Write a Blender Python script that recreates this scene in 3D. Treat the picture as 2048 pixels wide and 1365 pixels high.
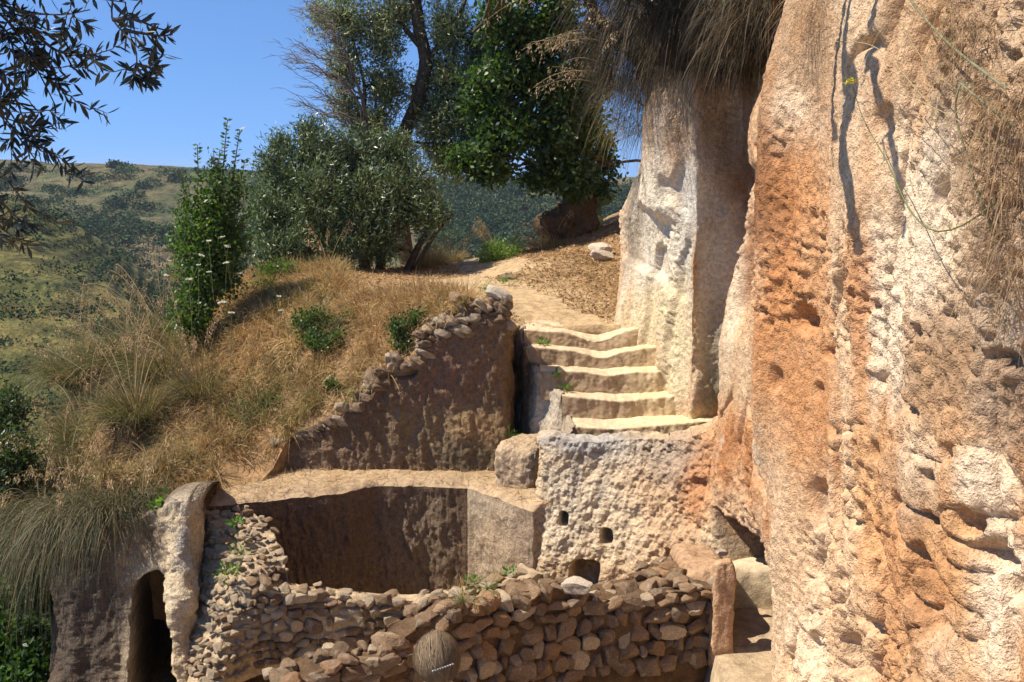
import bpy, math, random
import numpy as np
from math import radians, sin, cos, pi

for o in list(bpy.data.objects):
    bpy.data.objects.remove(o, do_unlink=True)
SC = bpy.context.scene
COL = SC.collection

# ------------------------------------------------------------------ camera
W, H, F = 2048.0, 1365.0, 2214.0
PITCH = radians(8.8)
CAM = np.array([0.0, 0.0, 4.0])
cam_data = bpy.data.cameras.new("camera")
cam_data.sensor_width = 36.0
cam_data.lens = F / W * 36.0
cam_data.clip_start = 0.05
cam_data.clip_end = 4000.0
cam = bpy.data.objects.new("camera", cam_data)
COL.objects.link(cam)
cam.location = CAM
cam.rotation_euler = (radians(90) - PITCH, 0, 0)
SC.camera = cam

# ------------------------------------------------------------------ light
SUN_EL, SUN_AZ = radians(55), radians(-7)      # azimuth measured from -X towards +Y
TO_SUN = np.array([-cos(SUN_EL) * cos(SUN_AZ), cos(SUN_EL) * sin(SUN_AZ), sin(SUN_EL)])
world = bpy.data.worlds.new("World")
SC.world = world
world.use_nodes = True
nt = world.node_tree
for n in list(nt.nodes):
    nt.nodes.remove(n)
wo = nt.nodes.new("ShaderNodeOutputWorld")
bg = nt.nodes.new("ShaderNodeBackground")
sky = nt.nodes.new("ShaderNodeTexSky")
sky.sky_type = 'NISHITA'
sky.sun_disc = False
sky.sun_elevation = SUN_EL
sky.sun_rotation = math.atan2(TO_SUN[0], TO_SUN[1])
sky.altitude = 1200
sky.air_density = 1.0
sky.dust_density = 0.0
sky.ozone_density = 10.0
bg.inputs['Strength'].default_value = 0.12
wtc = nt.nodes.new("ShaderNodeTexCoord")
wadd = nt.nodes.new("ShaderNodeVectorMath"); wadd.operation = 'ADD'; wadd.inputs[1].default_value = (0, 0, 0.16)
wnor = nt.nodes.new("ShaderNodeVectorMath"); wnor.operation = 'NORMALIZE'
nt.links.new(wtc.outputs['Generated'], wadd.inputs[0])
nt.links.new(wadd.outputs[0], wnor.inputs[0])
nt.links.new(wnor.outputs[0], sky.inputs[0])
nt.links.new(sky.outputs[0], bg.inputs[0])
nt.links.new(bg.outputs[0], wo.inputs[0])
sun_data = bpy.data.lights.new("sun", 'SUN')
sun_data.energy = 5.0
sun_data.angle = radians(0.53)
sun_data.color = (1.0, 0.91, 0.77)
sun = bpy.data.objects.new("sun", sun_data)
COL.objects.link(sun)
from mathutils import Vector
sun.rotation_euler = Vector(TO_SUN).to_track_quat('Z', 'Y').to_euler()
SC.view_settings.view_transform = 'Standard'
SC.view_settings.look = 'None'
SC.view_settings.gamma = 1.0
SC.view_settings.use_curve_mapping = False
SC.view_settings.exposure = 0.62

SC.cycles.max_bounces = 4
SC.cycles.diffuse_bounces = 2
SC.cycles.use_adaptive_sampling = True
SC.cycles.adaptive_threshold = 0.02
SC.cycles.glossy_bounces = 1
SC.cycles.transmission_bounces = 3
SC.cycles.caustics_reflective = False
SC.cycles.caustics_refractive = False

# ------------------------------------------------------------------ helpers
R = np.random.default_rng(11)
random.seed(11)
sp_, cp_ = sin(PITCH), cos(PITCH)

def P(u, v, Y):
    """photo pixel + distance along Y -> point in the place"""
    a = (u - W / 2) / F
    b = (H / 2 - v) / F
    dy = cp_ + b * sp_
    dz = -sp_ + b * cp_
    k = Y / dy
    return np.array([a * k, Y, CAM[2] + dz * k])

def proj(p):
    p = np.asarray(p, float)
    d = p - CAM
    f = d[..., 1] * cp_ - d[..., 2] * sp_
    up = d[..., 1] * sp_ + d[..., 2] * cp_
    f = np.where(np.abs(f) < 1e-6, 1e-6, f)
    return W / 2 + F * d[..., 0] / f, H / 2 - F * up / f, f

def noise(p, seed=0):
    """value noise in -1..1"""
    p = np.asarray(p, float)
    i = np.floor(p)
    f = (p - i).astype(np.float32)
    f = f * f * (3 - 2 * f)
    iu = i.astype(np.int64).astype(np.uint32)
    A = (np.uint32(374761393), np.uint32(668265263), np.uint32(2147483647))
    h = []
    for k in range(3):
        b0 = iu[..., k] * A[k]
        h.append((b0, b0 + A[k]))
    sc = np.uint32(seed * 144665 + 12345)
    r = np.zeros(p.shape[:-1], dtype=np.float32)
    for dx in (0, 1):
        hx = h[0][dx] + sc
        wx = f[..., 0] if dx else 1 - f[..., 0]
        for dy in (0, 1):
            hxy = hx + h[1][dy]
            wxy = wx * (f[..., 1] if dy else 1 - f[..., 1])
            for dz in (0, 1):
                q = hxy + h[2][dz]
                q = (q ^ (q >> np.uint32(13))) * np.uint32(1274126177)
                q = q ^ (q >> np.uint32(16))
                q = q * np.uint32(2246822519)
                q = q ^ (q >> np.uint32(15))
                r += (q >> np.uint32(8)).astype(np.float32) * (wxy * (f[..., 2] if dz else 1 - f[..., 2]))
    return (r * np.float32(2.0 / 16777215.0) - 1).astype(np.float64)

def fbm(p, scale=1.0, octv=4, gain=0.5, seed=0, stretch=(1, 1, 1)):
    p = np.asarray(p, float) * (np.array(stretch) * scale)
    a, s, t = 1.0, 0.0, 0.0
    for o in range(octv):
        s = s + a * noise(p, seed + o * 17)
        t += a
        a *= gain
        p = p * 2.03 + 11.3
    return s / t

def sst(a, b, x):
    t = np.clip((x - a) / (b - a), 0, 1)
    return t * t * (3 - 2 * t)

def new_mesh(name, V, faces, col=None, smooth=True):
    """faces: list of int arrays (n,k)"""
    me = bpy.data.meshes.new(name)
    V = np.ascontiguousarray(V, dtype=np.float32).reshape(-1, 3)
    me.vertices.add(len(V))
    me.vertices.foreach_set("co", V.ravel())
    faces = [np.asarray(f, dtype=np.int32) for f in faces if len(f)]
    nl = sum(f.size for f in faces)
    npoly = sum(len(f) for f in faces)
    me.loops.add(nl)
    me.polygons.add(npoly)
    me.loops.foreach_set("vertex_index", np.concatenate([f.ravel() for f in faces]))
    starts, tot = [], 0
    for f in faces:
        k = f.shape[1]
        starts.append(tot + np.arange(len(f)) * k)
        tot += f.size
    me.polygons.foreach_set("loop_start", np.concatenate(starts).astype(np.int32))
    me.update(calc_edges=True)
    if smooth:
        me.polygons.foreach_set("use_smooth", np.ones(npoly, dtype=bool))
    if col is not None:
        at = me.color_attributes.new("Col", 'FLOAT_COLOR', 'POINT')
        c = np.ones((len(V), 4), dtype=np.float32)
        c[:, :3] = np.clip(np.asarray(col, dtype=np.float32).reshape(-1, 3), 0, 1)
        at.data.foreach_set("color", c.ravel())
    me.validate()
    return me

def link(name, me, mat=None, parent=None, label=None, cat=None, group=None, kind=None, loc=None, rot=None, scale=None):
    o = bpy.data.objects.new(name, me)
    COL.objects.link(o)
    if me is not None and mat is not None and not me.materials:
        me.materials.append(mat)
    if parent is not None:
        o.parent = parent
    if loc is not None:
        o.location = loc
    if rot is not None:
        o.rotation_euler = rot
    if scale is not None:
        o.scale = scale
    if label: o["label"] = label
    if cat: o["category"] = cat
    if group: o["group"] = group
    if kind: o["kind"] = kind
    return o

def empty(name, loc, label, cat, group=None):
    return link(name, None, loc=tuple(loc), label=label, cat=cat, group=group)

def grid_faces(n, m):
    i = np.arange(n * m).reshape(n, m)
    return np.stack([i[:-1, :-1], i[:-1, 1:], i[1:, 1:], i[1:, :-1]], -1).reshape(-1, 4)

def grid_normals(G):
    du = np.gradient(G, axis=1)
    dv = np.gradient(G, axis=0)
    N = np.cross(du, dv)
    N /= np.linalg.norm(N, axis=-1, keepdims=True) + 1e-9
    if np.sum(N * (CAM - G)) < 0:
        N = -N
    return N

def curve(pts, n):
    """resample a polyline smoothly (Catmull-Rom) by arc length"""
    pts = np.asarray(pts, float)
    ext = np.vstack([2 * pts[0] - pts[1], pts, 2 * pts[-1] - pts[-2]])
    out = []
    for i in range(1, len(ext) - 2):
        p0, p1, p2, p3 = ext[i - 1:i + 3]
        for t in np.linspace(0, 1, 24, endpoint=False):
            out.append(0.5 * ((2 * p1) + (-p0 + p2) * t + (2 * p0 - 5 * p1 + 4 * p2 - p3) * t * t + (-p0 + 3 * p1 - 3 * p2 + p3) * t ** 3))
    out.append(pts[-1])
    out = np.array(out)
    d = np.r_[0, np.cumsum(np.linalg.norm(np.diff(out, axis=0), axis=1))]
    s = np.linspace(0, d[-1], n)
    return np.stack([np.interp(s, d, out[:, k]) for k in range(pts.shape[1])], -1)

class Painter:
    """colours of a rock surface: irregular stains and some painted shade laid out on the surface itself"""
    def __init__(self, G, base, seed=0, wscale=2.2):
        self.G = G.reshape(-1, 3)
        self.u, self.v, self.f = proj(self.G)
        self.C = np.tile(np.array(base, float), (len(self.G), 1))
        self.warp = fbm(self.G, wscale, 5, 0.6, seed)
    def find(self, u, v):
        d = (self.u - u) ** 2 + (self.v - v) ** 2 + np.where(self.f < 0.5, 1e9, 0) + self.f * 8
        return self.G[np.argmin(d)]
    def blob(self, u, v, ru, rv, col, w=1.0, edge=0.5, warp=0.6):
        c = self.find(u, v)
        a, b = self.find(u - ru, v), self.find(u + ru, v)
        rh = max(min(np.hypot(*(a - c)[:2]), np.hypot(*(b - c)[:2])), 0.04)
        rz = max(rv / F * np.linalg.norm(c - CAM), 0.02)
        dh = np.hypot(self.G[:, 0] - c[0], self.G[:, 1] - c[1]) / rh
        dz = (self.G[:, 2] - c[2]) / rz
        d = np.sqrt(dh * dh + dz * dz) + self.warp * warp
        m = (w * (1 - sst(1 - edge, 1 + edge, d)))[:, None]
        self.C = self.C * (1 - m) + np.array(col) * m
    def mask(self, u, v, ru, rv, edge=0.3, warp=0.3, pw=2.0):
        c = self.find(u, v)
        a, b = self.find(u - ru, v), self.find(u + ru, v)
        rh = max(min(np.hypot(*(a - c)[:2]), np.hypot(*(b - c)[:2])), 0.04)
        rz = max(rv / F * np.linalg.norm(c - CAM), 0.02)
        dh = np.hypot(self.G[:, 0] - c[0], self.G[:, 1] - c[1]) / rh
        dz = (self.G[:, 2] - c[2]) / rz
        return 1 - sst(1 - edge, 1 + edge, (dh ** pw + np.abs(dz) ** pw) ** (1 / pw) + self.warp * warp)

# ------------------------------------------------------------------ materials
def _nodes(name):
    m = bpy.data.materials.new(name)
    m.use_nodes = True
    t = m.node_tree
    for n in list(t.nodes):
        t.nodes.remove(n)
    out = t.nodes.new("ShaderNodeOutputMaterial")
    return m, t, out

def rock_mat(name, bump=0.5, fine=70.0, coarse=18.0, dist=0.02, var=0.35, rough=0.95, grooves=0.0, pit=0.5):
    m, t, out = _nodes(name)
    N, L = t.nodes.new, t.links.new
    tc = N("ShaderNodeTexCoord")
    at = N("ShaderNodeAttribute"); at.attribute_name = "Col"
    b = N("ShaderNodeBsdfPrincipled")
    b.inputs['Roughness'].default_value = rough
    b.inputs['Specular IOR Level'].default_value = 0.15
    def nz(scale, detail=3.5, rough_=0.62, vec=None):
        n = N("ShaderNodeTexNoise"); n.inputs['Scale'].default_value = scale
        n.inputs['Detail'].default_value = detail; n.inputs['Roughness'].default_value = rough_
        L(vec if vec is not None else tc.outputs['Object'], n.inputs['Vector'])
        return n
    n1 = nz(coarse); n2 = nz(fine, 2, 0.7)
    vo = N("ShaderNodeTexVoronoi"); vo.inputs['Scale'].default_value = coarse * 1.7
    wv = N("ShaderNodeVectorMath"); wv.operation = 'MULTIPLY_ADD'
    wv.inputs[1].default_value = (0.05, 0.05, 0.05)
    L(n1.outputs['Color'], wv.inputs[0]); L(tc.outputs['Object'], wv.inputs[2])
    L(wv.outputs[0], vo.inputs['Vector'])
    # colour variation
    mr = N("ShaderNodeMapRange"); mr.inputs[1].default_value = 0.3; mr.inputs[2].default_value = 0.7
    mr.inputs[3].default_value = 1 - var; mr.inputs[4].default_value = 1 + var * 0.75
    L(n1.outputs[0], mr.inputs[0])
    mr2 = N("ShaderNodeMapRange"); mr2.inputs[1].default_value = 0.3; mr2.inputs[2].default_value = 0.7
    mr2.inputs[3].default_value = 1 - var * 0.6; mr2.inputs[4].default_value = 1 + var * 0.5
    L(n2.outputs[0], mr2.inputs[0])
    mu = N("ShaderNodeMath"); mu.operation = 'MULTIPLY'
    L(mr.outputs[0], mu.inputs[0]); L(mr2.outputs[0], mu.inputs[1])
    mx = N("ShaderNodeMix"); mx.data_type = 'RGBA'; mx.blend_type = 'MULTIPLY'; mx.inputs[0].default_value = 1
    L(at.outputs['Color'], mx.inputs[6]); L(mu.outputs[0], mx.inputs[7])
    L(mx.outputs[2], b.inputs['Base Color'])
    # relief
    h = N("ShaderNodeMath"); h.operation = 'MULTIPLY_ADD'; h.inputs[1].default_value = 0.35
    L(n2.outputs[0], h.inputs[0]); L(n1.outputs[0], h.inputs[2])
    h2 = N("ShaderNodeMath"); h2.operation = 'MULTIPLY_ADD'; h2.inputs[1].default_value = pit
    pc = N("ShaderNodeMath"); pc.operation = 'MINIMUM'; pc.inputs[1].default_value = 0.35
    L(vo.outputs['Distance'], pc.inputs[0]); L(pc.outputs[0], h2.inputs[0]); L(h.outputs[0], h2.inputs[2])
    last = h2
    if grooves:
        mp = N("ShaderNodeMapping"); mp.inputs['Rotation'].default_value = (0.0, 0.5, 0.3)
        mp.inputs['Scale'].default_value = (1, 1, 0.16)
        L(tc.outputs['Object'], mp.inputs['Vector'])
        n3 = nz(34, 1.5, 0.5, mp.outputs[0])
        h3 = N("ShaderNodeMath"); h3.operation = 'MULTIPLY_ADD'; h3.inputs[1].default_value = grooves
        L(n3.outputs[0], h3.inputs[0]); L(last.outputs[0], h3.inputs[2]); last = h3
    bu = N("ShaderNodeBump"); bu.inputs['Strength'].default_value = bump; bu.inputs['Distance'].default_value = dist
    L(last.outputs[0], bu.inputs['Height']); L(bu.outputs[0], b.inputs['Normal'])
    L(b.outputs[0], out.inputs[0])
    return m

def leaf_mat(name, rough=0.45, spec=0.4, transl=0.3, tcol=(1.3, 1.5, 0.6)):
    m, t, out = _nodes(name)
    N, L = t.nodes.new, t.links.new
    at = N("ShaderNodeAttribute"); at.attribute_name = "Col"
    b = N("ShaderNodeBsdfPrincipled")
    b.inputs['Roughness'].default_value = rough
    b.inputs['Specular IOR Level'].default_value = spec
    L(at.outputs['Color'], b.inputs['Base Color'])
    tr = N("ShaderNodeBsdfTranslucent")
    mx = N("ShaderNodeMix"); mx.data_type = 'RGBA'; mx.blend_type = 'MULTIPLY'; mx.inputs[0].default_value = 1
    L(at.outputs['Color'], mx.inputs[6]); mx.inputs[7].default_value = (*tcol, 1)
    L(mx.outputs[2], tr.inputs[0])
    s = N("ShaderNodeMixShader"); s.inputs[0].default_value = transl
    L(b.outputs[0], s.inputs[1]); L(tr.outputs[0], s.inputs[2]); L(s.outputs[0], out.inputs[0])
    return m

def plain_mat(name, col, rough=0.6, metal=0.0, spec=0.5, nscale=40, var=0.2, bump=0.1):
    m, t, out = _nodes(name)
    N, L = t.nodes.new, t.links.new
    tc = N("ShaderNodeTexCoord")
    n = N("ShaderNodeTexNoise"); n.inputs['Scale'].default_value = nscale; n.inputs['Detail'].default_value = 5
    L(tc.outputs['Object'], n.inputs['Vector'])
    r = N("ShaderNodeMapRange"); r.inputs[3].default_value = 1 - var; r.inputs[4].default_value = 1 + var
    L(n.outputs[0], r.inputs[0])
    mx = N("ShaderNodeMix"); mx.data_type = 'RGBA'; mx.blend_type = 'MULTIPLY'; mx.inputs[0].default_value = 1
    mx.inputs[6].default_value = (*col, 1); L(r.outputs[0], mx.inputs[7])
    b = N("ShaderNodeBsdfPrincipled"); b.inputs['Roughness'].default_value = rough
    b.inputs['Metallic'].default_value = metal; b.inputs['Specular IOR Level'].default_value = spec
    L(mx.outputs[2], b.inputs['Base Color'])
    bu = N("ShaderNodeBump"); bu.inputs['Strength'].default_value = bump; bu.inputs['Distance'].default_value = 0.01
    L(n.outputs[0], bu.inputs['Height']); L(bu.outputs[0], b.inputs['Normal'])
    L(b.outputs[0], out.inputs[0])
    return m

M_CLIFF = rock_mat("tuff_cliff", 0.9, 85, 22, 0.03, 0.30, pit=0.9)
M_ROCK = rock_mat("tuff_rock", 0.8, 80, 20, 0.025, 0.32, grooves=0.9, pit=0.5)
M_STEP = rock_mat("worn_step", 0.55, 80, 14, 0.02, 0.22, pit=0.2)
M_STONE = rock_mat("rubble_stone", 0.8, 60, 16, 0.025, 0.35, pit=0.6)
M_SOIL = rock_mat("dry_soil", 0.8, 60, 9, 0.04, 0.35, pit=0.2)
M_BARK = rock_mat("bark", 0.9, 60, 14, 0.03, 0.4, grooves=1.2)
M_HILL = rock_mat("hill_ground", 0.9, 1.4, 0.25, 1.2, 0.6, pit=0.0)

ORANGE = (0.50, 0.275, 0.135); PALE = (0.57, 0.385, 0.235); WHITE = (0.78, 0.70, 0.58)
GBROWN = (0.31, 0.215, 0.14); DBROWN = (0.15, 0.09, 0.05); YELLOW = (0.66, 0.51, 0.27)
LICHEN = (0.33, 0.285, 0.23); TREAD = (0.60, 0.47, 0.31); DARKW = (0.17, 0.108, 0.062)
CREAM = (0.68, 0.57, 0.41)
# ================================================================== far ground
def rbf(ctrl, smooth=1e-3):
    c = np.asarray(ctrl, float)
    X, Z = c[:, :2], c[:, 2]
    def phi(r2):
        return np.where(r2 > 1e-12, 0.5 * r2 * np.log(r2 + 1e-12), 0)
    n = len(X)
    K = phi(((X[:, None] - X[None]) ** 2).sum(-1)) + smooth * np.eye(n)
    Q = np.c_[np.ones(n), X]
    A = np.block([[K, Q], [Q.T, np.zeros((3, 3))]])
    w = np.linalg.solve(A, np.r_[Z, 0, 0, 0])
    def f(x, y):
        s = np.shape(x)
        q = np.stack([np.ravel(x), np.ravel(y)], -1)
        out = np.empty(len(q))
        for i in range(0, len(q), 20000):
            b = q[i:i + 20000]
            k = phi(((b[:, None] - X[None]) ** 2).sum(-1))
            out[i:i + 20000] = k @ w[:n] + np.c_[np.ones(len(b)), b] @ w[n:]
        return out.reshape(s)
    return f

# lower ground the walls stand on, one sheet reaching the horizon (valley floor beyond the edge)
def lower_z(x, y):
    z = np.zeros_like(x)
    z = z - (0.5 + 1.0 * sst(0.2, -1.0, x)) * sst(7.4, 7.9, y) * (1 - sst(1.62, 1.72, x))
    drop = np.maximum(sst(-4.6, -7.5, x), sst(14, 30, y))
    z = z - drop * 70 * sst(0, 1, drop)
    return z
gx = np.r_[np.linspace(-2500, -60, 14), np.linspace(-50, -7, 16), np.linspace(-6.5, 4, 120), np.linspace(5, 50, 12), np.linspace(80, 2500, 12)]
gy = np.r_[np.linspace(-300, -5, 6), np.linspace(-3, 13, 150), np.linspace(14, 60, 24), np.linspace(80, 3000, 16)]
gX, gY = np.meshgrid(gx, gy)
G = np.stack([gX, gY, lower_z(gX, gY)], -1)
near = (1 - sst(8, 30, np.abs(gX))) * (1 - sst(14, 30, np.abs(gY)))
G[..., 2] += near * (0.05 * fbm(G, 1.5, 4, 0.5, 3))
c = np.array([0.40, 0.30, 0.19]) * near[..., None] + np.array([0.07, 0.09, 0.035]) * (1 - near[..., None])
link("ground", new_mesh("ground", G, [grid_faces(*gX.shape)], c), M_SOIL, kind="structure")

# ---- far hills: (u, v, distance) measured points
def hill(name, ctrl, x0, x1, y0, y1, n, m, colf, nz_amp, terr=0.0):
    f = rbf([P(*c_) if len(c_) == 3 else np.array(c_[1:]) for c_ in ctrl], 1e-2)
    X, Y = np.meshgrid(np.linspace(x0, x1, n), np.linspace(y0, y1, m))
    Z = f(X, Y)
    G = np.stack([X, Y, Z], -1)
    Z = Z + nz_amp * fbm(G, 0.02, 5, 0.5, 5)
    if terr:
        q = Z / terr
        Z = terr * (np.floor(q) + sst(0.15, 0.85, q - np.floor(q)) * 0.55 + (q - np.floor(q)) * 0.45)
    G[..., 2] = Z
    link(name, new_mesh(name, G, [grid_faces(m, n)], colf(G)), M_HILL, kind="structure")
    return f, G

def colf_far(G):
    n = fbm(G, 0.03, 5, 0.6, 8)[..., None]
    n2 = fbm(G, 0.012, 4, 0.5, 9)[..., None]
    dry = np.array([0.13, 0.11, 0.052]); grn = np.array([0.06, 0.08, 0.032]); tan = np.array([0.20, 0.145, 0.08])
    c = dry * (1 - sst(-0.25, 0.25, n)) + grn * sst(-0.25, 0.25, n)
    return c * (1 - sst(0.15, 0.4, n2)) + tan * sst(0.15, 0.4, n2)
far_ctrl = [(-400, 325, 420), (0, 338, 400), (150, 344, 390), (350, 349, 390), (600, 362, 385), (900, 384, 380), (1040, 391, 375), (1180, 402, 370), (1500, 395, 370),
            (-400, 480, 300), (0, 500, 290), (200, 490, 280), (350, 520, 270), (600, 540, 270), (900, 500, 275), (1050, 520, 270), (1300, 560, 270),
            (0, 420, 345), (200, 415, 340), (350, 430, 340), (600, 440, 335), (950, 440, 330), (1080, 450, 330),
            (0, 700, 190), (300, 720, 180), (700, 760, 180), (1100, 740, 180),
            ('w', -180, 520, 0), ('w', 0, 520, -6), ('w', 120, 520, -6), ('w', -180, 640, 4), ('w', 150, 640, 0)]
farf, farG = hill("far_hill", far_ctrl, -330, 220, 150, 640, 330, 240, colf_far, 4.0, 3.2)
def colf_spur(G):
    n = fbm(G, 0.09, 5, 0.6, 18)[..., None]
    n2 = fbm(G, 0.35, 4, 0.65, 19)[..., None]
    st = sst(.2, .9, np.sin(G[..., 2:3] * 1.25 + n * 3.5))
    c = np.array([0.34, 0.23, 0.085]) * (1 - sst(-0.3, 0.3, n)) + np.array([0.20, 0.165, 0.06]) * sst(-0.3, 0.3, n)
    c = c * (1 - .45 * st) + np.array([.11, .12, .04]) * .45 * st
    g = sst(.1, .35, n2) * .75
    c = c * (1 - g) + np.array([.075, .085, .03]) * g
    w = sst(.45, .6, -n2) * .35
    return (c * (1 - w) + np.array([.42, .34, .22]) * w) * np.array([.50, .60, .50])
spur_ctrl = [(-500, 330, 175), (-200, 352, 165), (0, 395, 160), (60, 418, 155), (110, 455, 150), (170, 515, 145), (240, 575, 140), (300, 625, 135), (380, 700, 130), (520, 820, 125),
             (-200, 470, 135), (0, 510, 130), (100, 560, 125), (180, 610, 120), (250, 680, 115), (0, 620, 115), (120, 690, 108), (0, 760, 100), (200, 800, 100), (-300, 650, 110),
             ('w', -60, 185, -14), ('w', -110, 210, -8), ('w', -30, 180, -55), ('w', -20, 150, -60), ('w', -10, 110, -62), ('w', -60, 85, -30), ('w', -20, 80, -45), ('w', -110, 85, -15)]
spurf, spurG = hill("near_spur", spur_ctrl, -140, -18, 82, 200, 320, 300, colf_spur, 2.0, 1.6)

# ================================================================== hillside above the quarry
hs = [(1050, 652, 13.1), (1180, 650, 13.3), (1310, 645, 13.2), (1100, 612, 14.5), (1230, 604, 14.8), (1150, 562, 16), (1240, 500, 18.5), (1050, 523, 18),
      (1130, 486, 20), (950, 548, 18), (850, 560, 17), (700, 548, 17), (900, 590, 14.5), (1000, 590, 13), (950, 598, 12.9), (850, 625, 12.8),
      (830, 690, 12.6), (750, 752, 12.5), (680, 815, 12.45), (560, 886, 12.35), (530, 945, 12.0), (450, 972, 11.6), (340, 995, 11.3),
      (700, 650, 13.5), (600, 700, 13.5), (500, 800, 13), (400, 900, 12.2), (300, 925, 11.8), (250, 955, 11.4), (150, 1005, 11),
      (600, 600, 14.5), (500, 640, 14.5), (400, 720, 14), (300, 790, 13.5), (200, 860, 12.8), (100, 930, 12),
      (520, 550, 17), (420, 620, 16), (330, 690, 15.5), (250, 740, 15), (150, 800, 14.5), (1000, 600, 12.5), (1020, 645, 13.1), (1024, 640, 12.9), (1015, 618, 12.7), (1035, 640, 13.4),
      (940, 605, 12.5), (870, 650, 12.5), (250, 1010, 10.9), (150, 1050, 10.6), (40, 1010, 11)]
hsw = [P(*c_) for c_ in hs] + [np.array(q) for q in [(-8, 20, -2.5), (-4, 25, 0.0), (0, 26, 1.3), (3, 25, 3.3), (-9, 15, -2.5), (-8, 11, -2.0), (-7, 10, -2.0), (1.2, 22, 2.75), (-1.5, 21, 2.2), (-3.5, 20, 1.9), (2.5, 19, 3.1), (0, 34, -2), (-5, 34, -4), (4, 34, 1), (-6.0, 14, -1.2), (-5.9, 13, -1.3), (-6.6, 16, -0.6), (-5.6, 12, -1.4), (-5.3, 11, -1.5), (-5.2, 10, -1.6), (-7.2, 18, -1.0), (-4.75, 11.6, -0.6), (-4.7, 11.0, -0.8), (-4.9, 12.2, -0.4)]]
hillf = rbf(hsw, 3e-3)
def front_y(x):
    return np.interp(x, [-9, -5.5, -4.5, -4.15, -3.4, -3.0, -2.75, -2.55, -0.12, 0.06, 3.5], [13.5, 13.0, 12.0, 10.75, 11.0, 11.3, 11.9, 12.42, 12.42, 13.25, 13.25])
def ground_z(x, y):
    p = np.stack([x, y, np.zeros_like(x)], -1)
    z = hillf(x, y) + 0.05 * fbm(p, 1.4, 4, 0.55, 21) + 0.025 * fbm(p, 5, 3, 0.5, 22)
    return z
nx, ny = 300, 240
xs = np.linspace(-8.5, 3.4, nx)
tt = np.linspace(0, 1, ny) ** 1.5
X = np.tile(xs, (ny, 1))
Y = front_y(X) + tt[:, None] * (32 - front_y(X))
Z = ground_z(X, Y)
G = np.stack([X, Y, Z], -1)
# skirt so the edge is solid
lip = G[:1].copy(); lip[..., 2] -= 1.2; lip[..., 1] += 0.25
mid = G[:1].copy(); mid[..., 2] -= 0.12; mid[..., 1] += 0.02
G = np.concatenate([lip, mid, G], 0)
n1 = fbm(G, 0.9, 5, 0.6, 31)[..., None]
uu, vv, ff = proj(G)
c = np.array([0.33, 0.205, 0.10]) * (1 + 0.3 * n1)
# trodden path: from the landing over the plateau and away behind the olive
path = curve([P(1180, 648, 13.2), P(1080, 625, 14.0), P(1010, 585, 15.2), P(900, 562, 16.5), P(1000, 548, 17.8), P(960, 535, 19.5), P(930, 530, 22)], 60)
dmin = np.min(np.hypot(G[..., 0][..., None] - path[:, 0], G[..., 1][..., None] - path[:, 1]), -1)
pm = (1 - sst(0.5, 1.5, dmin + 0.4 * n1[..., 0]))[..., None]
c = c * (1 - pm) + np.array([0.47, 0.335, 0.19]) * pm
link("hillside", new_mesh("hillside", G, [grid_faces(*G.shape[:2])], c), M_SOIL, kind="structure")

# ================================================================== big cliff on the right
plan = [(2.62, 2.6), (2.40, 3.6), (2.24, 4.6), (2.16, 5.6), (2.10, 7.0), (2.04, 8.4), (2.03, 9.4), (2.02, 10.2), (2.12, 10.6), (2.34, 10.85), (2.52, 11.2), (2.55, 11.7), (2.45, 12.05), (2.2, 12.1),
        (1.97, 12.02), (1.90, 12.15), (1.86, 12.45), (1.80, 12.8), (1.66, 13.3), (1.52, 13.7), (1.50, 14.1), (1.85, 14.7), (2.5, 15.4), (2.9, 17.0), (3.0, 20)]
c1 = curve(plan, 2000)
# denser sampling where the photograph is closest
d = np.r_[0, np.cumsum(np.linalg.norm(np.diff(c1, axis=0), axis=1))]
wgt = np.interp(c1[:, 1], [2.6, 4.2, 5, 10, 14, 15, 20], [0.25, 0.8, 1.2, 1.0, 1.0, 0.4, 0.25])
cw = np.r_[0, np.cumsum(wgt[1:] * np.diff(d))]
NS, NZ = 860, 470
s_ = np.interp(np.linspace(0, cw[-1], NS), cw, d)
px, py = np.interp(s_, d, c1[:, 0]), np.interp(s_, d, c1[:, 1])
zz = np.linspace(-0.7, 7.6, NZ)
G = np.stack([np.tile(px, (NZ, 1)), np.tile(py, (NZ, 1)), np.tile(zz[:, None], (1, NS))], -1)
N0 = grid_normals(G)
N0[..., 2] = 0
Yc, Zc = G[..., 1].copy(), G[..., 2].copy()
wv_ = np.stack([Yc * 0.25, Zc * 0.8, Zc * 0 + 3.3], -1)
far_ = sst(9.0, 11.5, Yc)
G[..., 0] += 0.13 * fbm(wv_, 1.0, 3, 0.5, 33) * (0.4 + 0.6 * far_) * sst(1.6, 2.8, Zc)
G[..., 1] += 0.30 * fbm(wv_ + 7.7, 1.0, 3, 0.55, 34) * far_
pill = sst(11.55, 11.9, Yc)
D = 0.15 * fbm(G, 0.7, 3, 0.5, 41, (1, 1, 0.5)) * (1 - .6 * pill) + 0.10 * fbm(G, 1.5, 3, 0.5, 42, (1, 1, 0.24))
# vertical folds and ribs left by running water
rib = 1 - 2 * np.abs(fbm(G, 1.7, 3, 0.5, 40, (1, 1, 0.2)))
D += 0.10 * rib * (1 - .5 * pill)
flute = fbm(G, 5.0, 3, 0.5, 43, (1, 1, 0.14))
lowz = 1 - sst(1.2, 2.6, Zc)
D += 0.05 * flute * (0.6 + 0.5 * lowz) * (1 - .3 * pill)
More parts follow.
